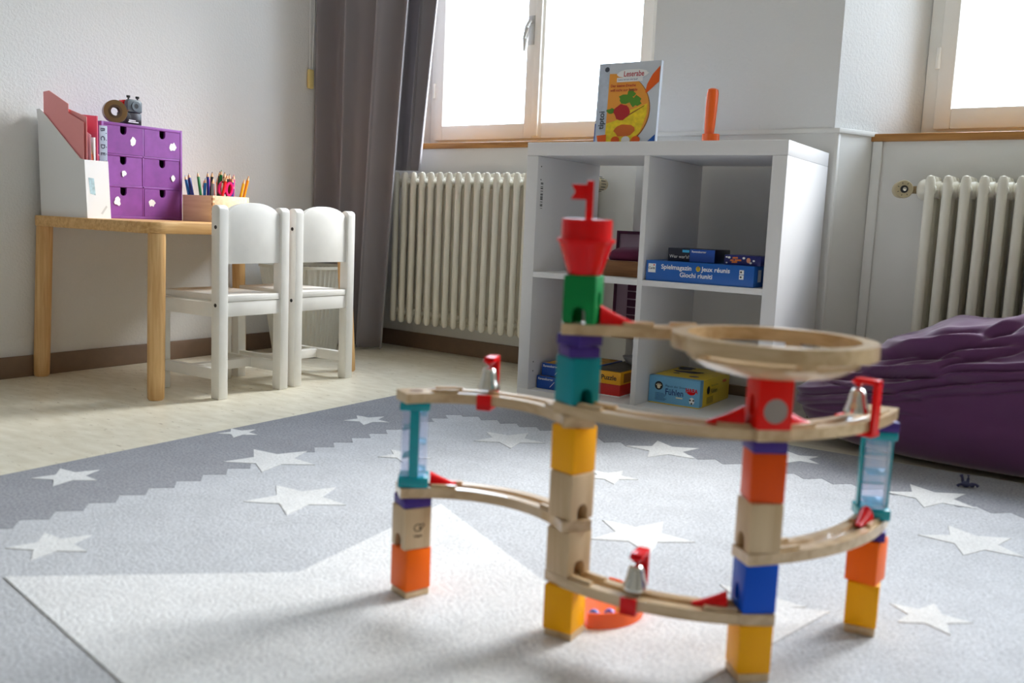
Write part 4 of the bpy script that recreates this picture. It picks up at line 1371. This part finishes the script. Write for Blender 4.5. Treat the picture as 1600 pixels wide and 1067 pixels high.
# tower with the logo block
block('A', 0, 0, -18, PAINT['orange'], 'orange block at the foot of the tower with the logo block')
lb = block('A', 1, 0, -23, M_NAT, 'natural wood block printed with a small heart logo', arches=(F,), dx=-0.1)
ink = mat('logo_ink', rgb(60, 40, 24), 0.6)
bm = new_bm()
Mlog = Matrix.Rotation(PI / 2, 4, 'Z') @ T(0.05, -SB / 2 - 0.02, 3.1, 0, PI / 2, 0)
sweep(bm, [(0.62 * math.cos(a) - 0.1, 0.5 * math.sin(a)) for a in [math.radians(60 + 10 * i) for i in range(30)]], [(-0.06, 0), (0.06, 0), (0.06, 0.02), (-0.06, 0.02)], Mlog)
sweep(bm, [(0.1, -0.25), (0.15, 0.1), (0.4, 0.45), (0.75, 0.5), (0.85, 0.25), (0.6, 0.0), (0.2, -0.2)], [(-0.06, 0), (0.06, 0), (0.06, 0.02), (-0.06, 0.02)], Mlog)
obj('logo_print', bm, ink, lb, smooth=0)
text('logo_lettering', 'Hape', 0.62, ink, lb, (SB / 2 + 0.03, -0.72, 1.75), face='right', bold=0.01)
spacer('A', 2, 0, -30, 'purple spacer plate on the logo block')
# tower with the flag
block('B', 0, 0, 93 - 90, PAINT['yellow'], 'yellow block at the foot of the flag tower', dy=-0.3)
block('B', 1, 1, 73 - 90, M_NAT, 'lower natural wood block of the flag tower', arches=(Rr,))
block('B', 2, 2, 74 - 90, M_NAT, 'upper natural wood block of the flag tower', arches=(Rr,))
block('B', 3, 2, 75 - 90, PAINT['yellow'], 'yellow block halfway up the flag tower', dx=-0.15, dy=0.2)
block('B', 4, 4, 63 - 90, PAINT['teal'], 'teal block with an arch in the flag tower', arches=(Rr,), dx=-0.1, dy=0.2)
spacer('B', 5, 4, 50, 'lower purple spacer plate on the teal block')
spacer('B', 5, 5, 74, 'upper purple spacer plate below the green block')
block('B', 5, 7, 14, PAINT['green'], 'green block with arches under the red funnel', arches=(F, Bk), slots=((Rr, 1.9, 4.0),), dx=0.25, dy=-0.15)
# tower with the ring
block('C', 0, 0, -45 - 5, PAINT['yellow'], 'yellow block at the foot of the tower that carries the round ring')
block('C', 1, 1, -50, PAINT['blue'], 'blue block with an arch and a red ramp', arches=(), slots=((F, 0.9, 3.1),), dy=0.2)
block('C', 2, 2, -47, M_NAT, 'natural wood block between the blue and the red-orange blocks', arches=(F,), dy=0.1)
block('C', 3, 2, -55, PAINT['vermilion'], 'red-orange block in the tower that carries the round ring', dy=0.4)
spacer('C', 4, 2, -52, 'purple spacer plate on the red-orange block')
rdb = block('C', 4, 4, -50, PAINT['red'], 'red block with a grey disc under the round ring', slots=((F, 1.4, 3.9),), dx=0.2, dy=-0.3)
bm = new_bm()
tube(bm, [(SB / 2 - 0.03, 0, 2.2), (SB / 2 + 0.03, 0, 2.2)], 1.42, 28)
obj('grey_disc', bm, mat('disc_grey', rgb(150, 140, 134), 0.5), rdb)
# tower beside the beanbag
block('D', 0, 0, 9, PAINT['yellow'], 'yellow block at the foot of the tower beside the beanbag')
block('D', 1, 0, -6, PAINT['orange'], 'orange block on the yellow block beside the beanbag')
spacer('D', 2, 0, 12, 'purple spacer plate below the clear tube beside the beanbag')
spacer('D', 4, 2, 28, 'purple spacer plate on top of the clear tube beside the beanbag')

# ---- tracks: grooved planks with short guide ridges
def arc_path(a, b, sag, ext, n=22):
    A, Bv = Vector(a), Vector(b)
    d = (Bv - A)
    L = d.length
    d.normalize()
    nn = Vector((-d.y, d.x))
    R = (L * L / 4 + sag * sag) / (2 * abs(sag))
    c = (A + Bv) / 2 + nn * (sag - math.copysign(R, sag))
    a0 = math.atan2(A.y - c.y, A.x - c.x)
    a1 = math.atan2(Bv.y - c.y, Bv.x - c.x)
    da = (a1 - a0 + PI) % (2 * PI) - PI
    e = ext / R * (1 if da > 0 else -1)
    return [(c.x + R * math.cos(a0 - e + (da + 2 * e) * i / n), c.y + R * math.sin(a0 - e + (da + 2 * e) * i / n)) for i in range(n + 1)]
TPROF = [(-2.0, 0.02), (2.0, 0.02), (2.0, TR - 0.02), (0.75, TR - 0.02), (0.5, TR - 0.45), (0.0, TR - 0.55), (-0.5, TR - 0.45), (-0.75, TR - 0.02), (-2.0, TR - 0.02)]
def resample(path, s0, s1, n=6):
    P_ = [Vector(p) for p in path]
    acc = [0]
    for p, q in zip(P_, P_[1:]):
        acc.append(acc[-1] + (q - p).length)
    out = []
    for i in range(n + 1):
        s = s0 + (s1 - s0) * i / n
        s = max(0, min(acc[-1], s if s >= 0 else acc[-1] + s))
        k = max(j for j in range(len(acc)) if acc[j] <= s + 1e-9)
        k = min(k, len(P_) - 2)
        f = (s - acc[k]) / (acc[k + 1] - acc[k])
        out.append(tuple(P_[k].lerp(P_[k + 1], f)))
    return out, acc[-1]
def track(path, z, label, ends=(4.6, 4.6), hole=None):
    x0, y0 = path[0]
    root = tag(empty('track', (x0, y0, z)), label, 'toy track')
    rel = [(x - x0, y - y0) for x, y in path]
    bm = new_bm()
    _, L = resample(rel, 0, 1)
    ea, eb = min(4.1, L * 0.3), min(4.1, L * 0.3) if ends[1] > 2 else 0.0
    solid = [(-2.0, 0.02), (2.0, 0.02), (2.0, TR - 0.02), (-2.0, TR - 0.02)]
    sweep(bm, resample(rel, 0.0, ea, 8)[0], solid)             # flat landings under the blocks, groove between them
    sweep(bm, resample(rel, ea, L - eb, 22)[0], TPROF)
    if eb:
        sweep(bm, resample(rel, L - eb, L, 8)[0], solid)
    obj('plank', bm, M_TRACK, root)
    for (s0, s1) in ((ends[0], ends[0] + 3.6), (L - ends[1] - 3.6, L - ends[1])):
        for u in (-1.22, 1.22):
            q, _ = resample(rel, s0 + (0.5 if u > 0 else 0), s1 + (0.5 if u > 0 else 0))
            bm = new_bm()
            sweep(bm, q, [(u - 0.32, TR - 0.1), (u + 0.32, TR - 0.1), (u + 0.28, TR + 0.38), (u - 0.28, TR + 0.38)])
            obj('guide_ridge', bm, M_TRACK, root)
    if hole:
        q, _ = resample(rel, hole, hole + 0.1)
        bm = new_bm()
        lathe(bm, [(0.95, TR - 0.03), (0.95, TR + 0.0), (0.02, TR + 0.0)], 22, T(q[0][0], q[0][1], 0))
        obj('drop_hole', bm, mat('hole_dark', rgb(96, 62, 30), 0.7), root)
    return root, path
t_abl, p_abl = track(arc_path(TW['A'], TW['B'], 4.3, 2.1), lev(2, 1), 'lower curved track from the logo tower to the flag tower', (4.6, 3.6))
t_abu, p_abu = track(arc_path(TW['A'], TW['B'], 5.4, 2.1), lev(4, 2), 'upper curved track from the clear teal tube to the flag tower', (4.4, 4.4), hole=2.1)
t_bcl, p_bcl = track(arc_path(TW['B'], TW['C'], -2.7, 2.1), lev(1, 0), 'lowest curved track, under the blue block', (3.4, 4.2))
t_bcu, p_bcu = track(arc_path(TW['B'], TW['C'], -2.6, 2.1), lev(4, 3), 'upper curved track from the flag tower to the red block', (3.4, 4.2))
t_cdl, p_cdl = track(arc_path(TW['C'], TW['D'], -2.1, 2.1), lev(2, 1), 'lower curved track to the tower beside the beanbag', (3.4, 3.6))
t_cdu, p_cdu = track(arc_path(TW['C'], TW['D'], -2.2, 2.1), lev(4, 3), 'upper curved track from the red block towards the beanbag', (4.2, 3.8), hole=None)
bm = new_bm()                                     # loose end plate of a second track on the ring tower and flag tower
def end_plate(t, nh, nt, ang, label):
    bm = new_bm()
    box(bm, -2.0, 2.0, -2.0, 2.0, 0.02, TR - 0.02, 0.15)
    x, y = TW[t]
    return tag(obj('track_plate', bm, M_TRACK, None, (x, y, lev(nh, nt)), math.radians(ang)), label, 'toy block')
bm.free()
end_plate('B', 2, 2 - 1, 74, 'wooden plate between the two natural blocks') if False else None
# inlet track swinging into the ring
inlet = [(91.6, -136.3), (94, -134.9), (97, -133.2), (100, -131.4), (102.6, -129.6), (104.6, -127.6), (106.2, -125.6)]
fine = []
for i in range(len(inlet) - 1):
    p0 = Vector(inlet[max(i - 1, 0)]); p1 = Vector(inlet[i]); p2 = Vector(inlet[i + 1]); p3 = Vector(inlet[min(i + 2, len(inlet) - 1)])
    for k in range(4):
        t = k / 4
        fine.append(tuple(0.5 * ((2 * p1) + (p2 - p0) * t + (2 * p0 - 5 * p1 + 4 * p2 - p3) * t * t + (3 * p1 - p0 - 3 * p2 + p3) * t ** 3)))
fine.append(inlet[-1])
track(fine, lev(5, 6), 'top track leading from the green block into the round ring', (7.5, 1.2))

# ---- round ring over a turned bowl
ZR = lev(5, 6)
cx, cy = TW['C']
rg = tag(empty('spiral_ring', (cx, cy, ZR)), 'large round wooden ring with a bowl, on top of the red block', 'toy ring')
bm = new_bm()
ring = [(10.55 * math.cos(2 * PI * i / 64), 10.55 * math.sin(2 * PI * i / 64)) for i in range(64)]
sweep(bm, ring, [(-0.95, 0.1), (0.95, 0.1), (0.9, 1.75), (-0.9, 1.75)], closed=True)
obj('rim_ring', bm, M_TRACK, rg)
bm = new_bm()
lathe(bm, [(2.0, -2.75), (5.0, -2.6), (8.0, -1.9), (9.6, -0.9), (9.6, -0.45), (8.9, -0.5), (7.2, -1.3), (3.0, -2.1), (0.9, -2.3), (0.9, -2.7)], 48)
obj('bowl', bm, M_TRACK, rg)
for k in range(5):
    a = math.radians(20 + 72 * k)
    bm = new_bm()
    box(bm, 9.0, 10.6, -0.9, 0.9, -0.75, 0.2, 0.1, M=Matrix.Rotation(a, 4, 'Z'))
    obj('spacer_block', bm, M_TRACK, rg)

# ---- red funnel with a flag
fx, fy = TW['B'][0] + 0.25, TW['B'][1] - 0.15
fn = tag(empty('flag_funnel', (fx, fy, lev(6, 7))), 'red funnel with a little flag crowning the tallest tower', 'toy funnel')
bm = new_bm()
lathe(bm, [(1.9, 0.02), (2.05, 0.1), (3.3, 3.9), (3.55, 4.0), (3.55, 4.45), (3.1, 4.5), (3.1, 6.75), (2.85, 6.8), (2.8, 4.6), (1.0, 0.8), (0.02, 0.75)], 40)
obj('cup', bm, M_RED, fn)
bm = new_bm()
box(bm, -0.42, 0.42, -0.42, 0.42, 0.7, 11.4, 0.1)
po = obj('flag_pole', bm, M_RED, fn, (0.35, -0.3, 0), YAW * -1.0)
bm = new_bm()
prism(bm, [(-0.35, 9.1), (-0.35, 10.9), (-2.3, 10.9), (-1.8, 10.0), (-2.3, 9.1)], -0.15, 0.15, 0.04, Matrix(((1, 0, 0, 0), (0, 0, -1, 0), (0, 1, 0, 0), (0, 0, 0, 1))))
obj('flag', bm, M_RED, po)

# ---- clear tubes in a teal frame
def clear_tube(t, nh, nt, ang, label):
    x, y = TW[t]
    r = tag(empty('clear_tube', (x, y, lev(nh, nt)), math.radians(ang)), label, 'toy tube')
    Hh = 2 * HB
    bm = new_bm()
    box(bm, -SB / 2, SB / 2, -SB / 2, SB / 2, 0.01, 1.5, 0.2)
    obj('base_block', bm, M_TEALP, r)
    bm = new_bm()
    box(bm, -SB / 2, SB / 2, -SB / 2, SB / 2, Hh - 1.1, Hh - 0.01, 0.2)
    obj('top_block', bm, M_TEALP, r)
    for s in (-1, 1):
        bm = new_bm()
        box(bm, -0.62, 0.62, s * 1.78 - 0.2, s * 1.78 + 0.2, 1.5, Hh - 1.1, 0.08)
        obj('post', bm, M_TEALP, r)
    bm = new_bm()
    pts = rounded(-1.75, 1.75, -1.5, 1.5, 0.6, 4)
    sweep(bm, pts, [(-0.07, 1.5), (0.07, 1.5), (0.07, Hh - 1.1), (-0.07, Hh - 1.1)], closed=True)
    obj('shell', bm, M_CLEAR, r)
    for k in range(5):
        s = -1 if k % 2 else 1
        bm = new_bm()
        box(bm, -0.85, 0.85, -1.35, 1.35, -0.14, 0.14, 0.08, M=T(s * 0.75, 0, 2.4 + 1.95 * k, 0, 0, s * 0.28))
        obj('ledge', bm, M_TEALP if k % 2 else M_CLEARB, r)
    return r
clear_tube('A', 2, 2, 36, 'clear zigzag tube in a teal frame above the logo block')
clear_tube('D', 2, 2, -64, 'clear zigzag tube in a teal frame beside the beanbag')

# ---- red ramps at the block exits
def ramp(x, y, z, ang, label, L=3.6, w0=2.1, h0=1.9):
    bm = new_bm()
    rings = []
    for i in range(9):
        t = i / 8
        wd = w0 * (1 - t) + 0.8 * t
        h = h0 * (1 - t) ** 1.15 + 0.3 * t
        ringv = [bm.verts.new((0.0 + L * t, wd / 2 * math.cos(a), 0.05 + h * math.sin(a))) for a in [PI * k / 10 for k in range(11)]]
        rings.append(ringv)
    for A, Bq in zip(rings, rings[1:]):
        for k in range(10):
            bm.faces.new((A[k], A[k + 1], Bq[k + 1], Bq[k]))
        bm.faces.new((A[10], A[0], Bq[0], Bq[10]))
    bm.faces.new(rings[0][::-1])
    bm.faces.new(rings[-1])
    bmesh.ops.recalc_face_normals(bm, faces=bm.faces)
    return tag(obj('ramp', bm, M_RED, None, (x, y, z), ang), label, 'toy ramp')
def on_path(path, s):
    q, L = resample(path, s, s + 0.3, 1)
    d = Vector(q[1]) - Vector(q[0])
    return q[0], math.atan2(d.y, d.x), L
def ramp_on(path, z, s, back, label, **k):
    p, a, L = on_path(path, s)
    return ramp(p[0], p[1], z, a + (PI if back else 0), label, **k)
ZT = lambda nh, nt: lev(nh, nt + 1)
ramp_on(p_abl, ZT(2, 1), 4.4, False, 'red ramp at the foot of the clear tube above the logo block')
ramp_on(p_abu, ZT(4, 2) , -5.0, True, 'short red ramp at the flag tower on the upper track', L=2.4, w0=1.7, h0=1.6)
ramp_on(p_bcl, ZT(1, 0), -5.2, True, 'red ramp beside the blue block', L=4.0)
ramp_on(p_bcu, ZT(4, 3), -4.8, True, 'red ramp at the side of the red block facing the flag tower', L=4.2, h0=2.3)
ramp_on(p_cdu, ZT(4, 3), 4.6, False, 'red ramp at the side of the red block facing the beanbag', L=3.4)
ramp_on(p_cdl, ZT(2, 1), -4.6, True, 'red ramp at the foot of the clear tube beside the beanbag', L=3.4)
g0 = Vector((TW['B'][0], TW['B'][1]))
ramp(g0.x + 2.2, g0.y + 0.9, ZT(5, 6), math.radians(30), 'red ramp leaving the green block', L=4.4, h0=2.3)

# ---- bell gates
def bell_gate(path, z, s, flip, label):
    p, a, L = on_path(path, s)
    r = tag(empty('bell_gate', (p[0], p[1], z), a + (PI if flip else 0)), label, 'toy bell')
    bm = new_bm()
    box(bm, -1.0, 1.0, -2.45, -2.03, -0.5, TR + 0.1, 0.1)
    box(bm, -1.0, 1.0, -2.45, 2.6, -0.62, -0.02, 0.1)
    obj('clip', bm, M_RED, r)
    bm = new_bm()
    box(bm, -0.75, 0.75, 2.05, 2.6, -0.5, 6.3, 0.12)
    box(bm, -0.75, 0.75, -0.4, 2.6, 5.75, 6.4, 0.12)
    lathe(bm, [(0.15, 5.15), (0.9, 5.8), (0.9, 5.9)], 16, T(0, -0.1, 0))
    obj('arch', bm, M_RED, r)
    bm = new_bm()
    lathe(bm, [(0.02, 5.15), (0.55, 5.1), (0.85, 4.85), (1.0, 4.4), (1.12, 3.7), (1.32, 3.0), (1.52, 2.5), (1.55, 2.15), (1.42, 2.15), (1.15, 3.0), (0.9, 4.2), (0.02, 4.9)], 28, T(0, -0.1, -0.1))
    be = obj('bell', bm, M_CHROME, r)
    bm = new_bm()
    sphere(bm, (0, -0.1, 2.3), 0.32)
    obj('clapper', bm, M_RED, be)
    return r
bell_gate(p_abu, lev(4, 2), 12.2, False, 'red bell gate with a chrome bell on the upper track to the flag tower')
bell_gate(p_bcl, lev(1, 0), 12.2, False, 'red bell gate with a chrome bell on the lowest track')
bell_gate(p_cdu, lev(4, 3), 17.5, True, 'red bell gate with a chrome bell beside the beanbag')

# ---- orange catch tray with marbles
tc_ = (92.5, -125.6)
tr = tag(empty('catch_tray', (tc_[0], tc_[1], RZ + 0.18)), 'orange plastic catch tray on the rug behind the lowest track', 'tray')
m_or = mat('tray_orange', rgb(244, 96, 10), 0.25)
bm = new_bm()
arc = [(7.1 * math.cos(math.radians(a)), 7.1 * math.sin(math.radians(a))) for a in range(-66, 100, 6)]
sweep(bm, arc, [(-0.15, 0.0), (0.25, 0.0), (0.4, 2.0), (0.1, 2.0)])
obj('tray_wall', bm, m_or, tr)
bm = new_bm()
prism(bm, arc + [(-2.0, 4.0), (-1.0, -3.0)], 0.0, 0.3)
obj('tray_floor', bm, m_or, tr)
mc = [('blue', (60, 90, 190)), ('violet', (120, 90, 190)), ('yellow', (236, 190, 40)), ('clear blue', (140, 180, 230)), ('red', (210, 40, 40)), ('green', (60, 150, 90))]
for k, (nm, c) in enumerate(mc):
    a = math.radians(-58 + 24 * k)
    bm = new_bm()
    sphere(bm, (0, 0, 0), 0.8)
    tag(obj('marble', bm, mat('marble_' + nm.replace(' ', '_'), rgb(*c), 0.06, coat=0.5), None, (tc_[0] + 5.2 * math.cos(a), tc_[1] + 5.2 * math.sin(a), RZ + 0.18 + 0.3 + 0.8)),
        nm + ' glass marble lying in the orange catch tray', 'marble')

# ================================================================== purple beanbag
def beanbag():
    bm = new_bm()
    NU, NV = 520, 220
    cx, cy = 140.0, 14.8
    # soft ridges of slack cloth: (z at x = 95, rise per cm, crest height, half-width, x from, x to)
    ridges = [(18.6, 0.17, 1.5, 0.75, 86, 150), (21.0, 0.02, 1.3, 0.7, 92, 124), (23.2, 0.20, 1.6, 0.8, 98, 150), (15.4, 0.22, 1.6, 0.8, 82, 150), (16.6, 0.02, 1.0, 0.6, 90, 112), (26.0, 0.04, 1.2, 0.9, 104, 126),
              (12.4, 0.24, 1.2, 0.75, 80, 150), (18.0, 0.42, 1.5, 0.8, 110, 150), (27.8, 0.14, 1.2, 0.9, 114, 150), (10.2, 0.12, 0.8, 0.7, 82, 110), (14.0, 0.42, 1.2, 0.8, 112, 150)]
    rows = []
    for j in range(NV + 1):
        v = j / NV
        ph = (v - 0.0) * PI / 2 * 2 - PI / 2            # -90 .. 90 degrees
        row = []
        for i in range(NU):
            a = 2 * PI * i / NU
            ca, sa = math.cos(a), math.sin(a)
            cph, sph = math.cos(ph), math.sin(ph)
            ex = 0.2 if sph < 0 else 0.85
            rr = max(cph, 0) ** ex
            dxy = (abs(ca) ** 2.4 + abs(sa) ** 2.4) ** (-1 / 2.4)
            x = cx + 59 * rr * dxy * ca
            y = cy + (18.6 if sa > 0 else 20.4) * rr * dxy * sa
            z = 15 * math.copysign(abs(sph) ** 0.85, sph) + 15 if sph < 0 else 15 + 19.5 * sph ** 0.9
            t = max(0.0, min(1.0, (x - 80) / 40))          # low at the near-shelf end, puffed further on
            t = t * t * (3 - 2 * t)
            if z > 8:
                z = 8 + (z - 8) * (0.42 + 0.58 * t)
            row.append(Vector((x, y, z)))
        rows.append(row)
    vs = []
    for j, row in enumerate(rows):
        nr = []
        for i, p in enumerate(row):
            q = p.copy()
            out = Vector((p.x - cx, (p.y - cy) * 4.0, (p.z - 10) * 4.5))
            if out.length > 0:
                out.normalize()
            if p.z > 6:
                d = 0
                for (z0, k, h, wd, xa, xb) in ridges:
                    if xa - 8 < p.x < xb + 60:
                        fade = min(1, max(0, (p.x - xa + 6) / 10)) * (min(1, max(0, (xb + 6 - p.x) / 10)) if xb < 149 else 1)
                        wob = 1.2 * noise.noise(Vector((p.x * 0.06, z0 * 0.7, 0)))
                        s = (p.z - (z0 + k * (p.x - 95) + wob)) / wd
                        d += h * fade * (math.exp(-abs(s) ** 1.5) - 0.7 * math.exp(-(s + 1.5) ** 2 / 0.35) + 0.35 * math.exp(-(s - 2.2) ** 2 / 3.0))
                d *= 1 if p.y < cy + 4 else 0.25
                d += 1.3 * noise.noise(Vector((p.x * 0.07, p.y * 0.09, p.z * 0.12))) + 0.5 * noise.noise(Vector((p.x * 0.2, p.y * 0.2, p.z * 0.25)))
                q += out * d * min(1, (p.z - 6) / 6)
            q.z = max(q.z, 0)
            nr.append(q)
        vs.append(nr)
    V = [[bm.verts.new(q) for q in r] for r in vs]
    for j in range(NV):
        for i in range(NU):
            bm.faces.new((V[j][i], V[j][(i + 1) % NU], V[j + 1][(i + 1) % NU], V[j + 1][i]))
    bmesh.ops.remove_doubles(bm, verts=bm.verts, dist=0.001)
    bmesh.ops.recalc_face_normals(bm, faces=bm.faces)
    for v in bm.verts:
        v.co.x -= cx
        v.co.y -= cy
    return bm
bb = tag(empty('beanbag', (140.0, 14.8, RZ + 0.08)), 'large slumped purple beanbag in front of the radiator', 'beanbag')
obj('cover', beanbag(), M_BEAN, bb, smooth=180)
bm = new_bm()
box(bm, -1.8, 1.8, -0.1, 0.1, 0, 3.2, 0.05)
tg = obj('care_tag', bm, mat('tag_navy', rgb(28, 32, 72), 0.6), bb, (-53.2, -8.0, 10.5), -0.5)
text('tag_lettering', 'SITTING', 0.7, M_WHITE, tg, (-1.6, -0.13, 1.7))

# ---- tiny toy figure lying on the rug
tf = tag(empty('toy_figure', (126.5, -17.9, RZ + 0.06)), 'tiny dark blue plastic toy figure lying on the rug by the beanbag', 'toy')
m_fig = mat('figure_blue', rgb(44, 46, 84), 0.4)
bm = new_bm()
sphere(bm, (0, 0, 0.75), 0.75, None, 1.25, 0.8, 0.9)
obj('body', bm, m_fig, tf)
bm = new_bm()
sphere(bm, (1.25, 0, 0.8), 0.55)
obj('head', bm, m_fig, tf)
for k, pts in enumerate((((-0.6, 0.2, 1.1), (-0.8, 0.25, 2.0), (-1.1, 0.2, 2.6)), ((0.3, 0.1, 1.2), (0.4, 0.15, 2.1), (0.35, 0.1, 2.8)), ((-0.7, -0.3, 0.7), (-1.3, -0.5, 0.5), (-1.5, -0.5, 0.2)), ((1.3, -0.2, 1.0), (2.0, -0.3, 1.1), (2.5, -0.3, 0.7)))):
    bm = new_bm()
    tube(bm, pts, [0.34, 0.28, 0.36], 10)
    obj('limb', bm, m_fig, tf)
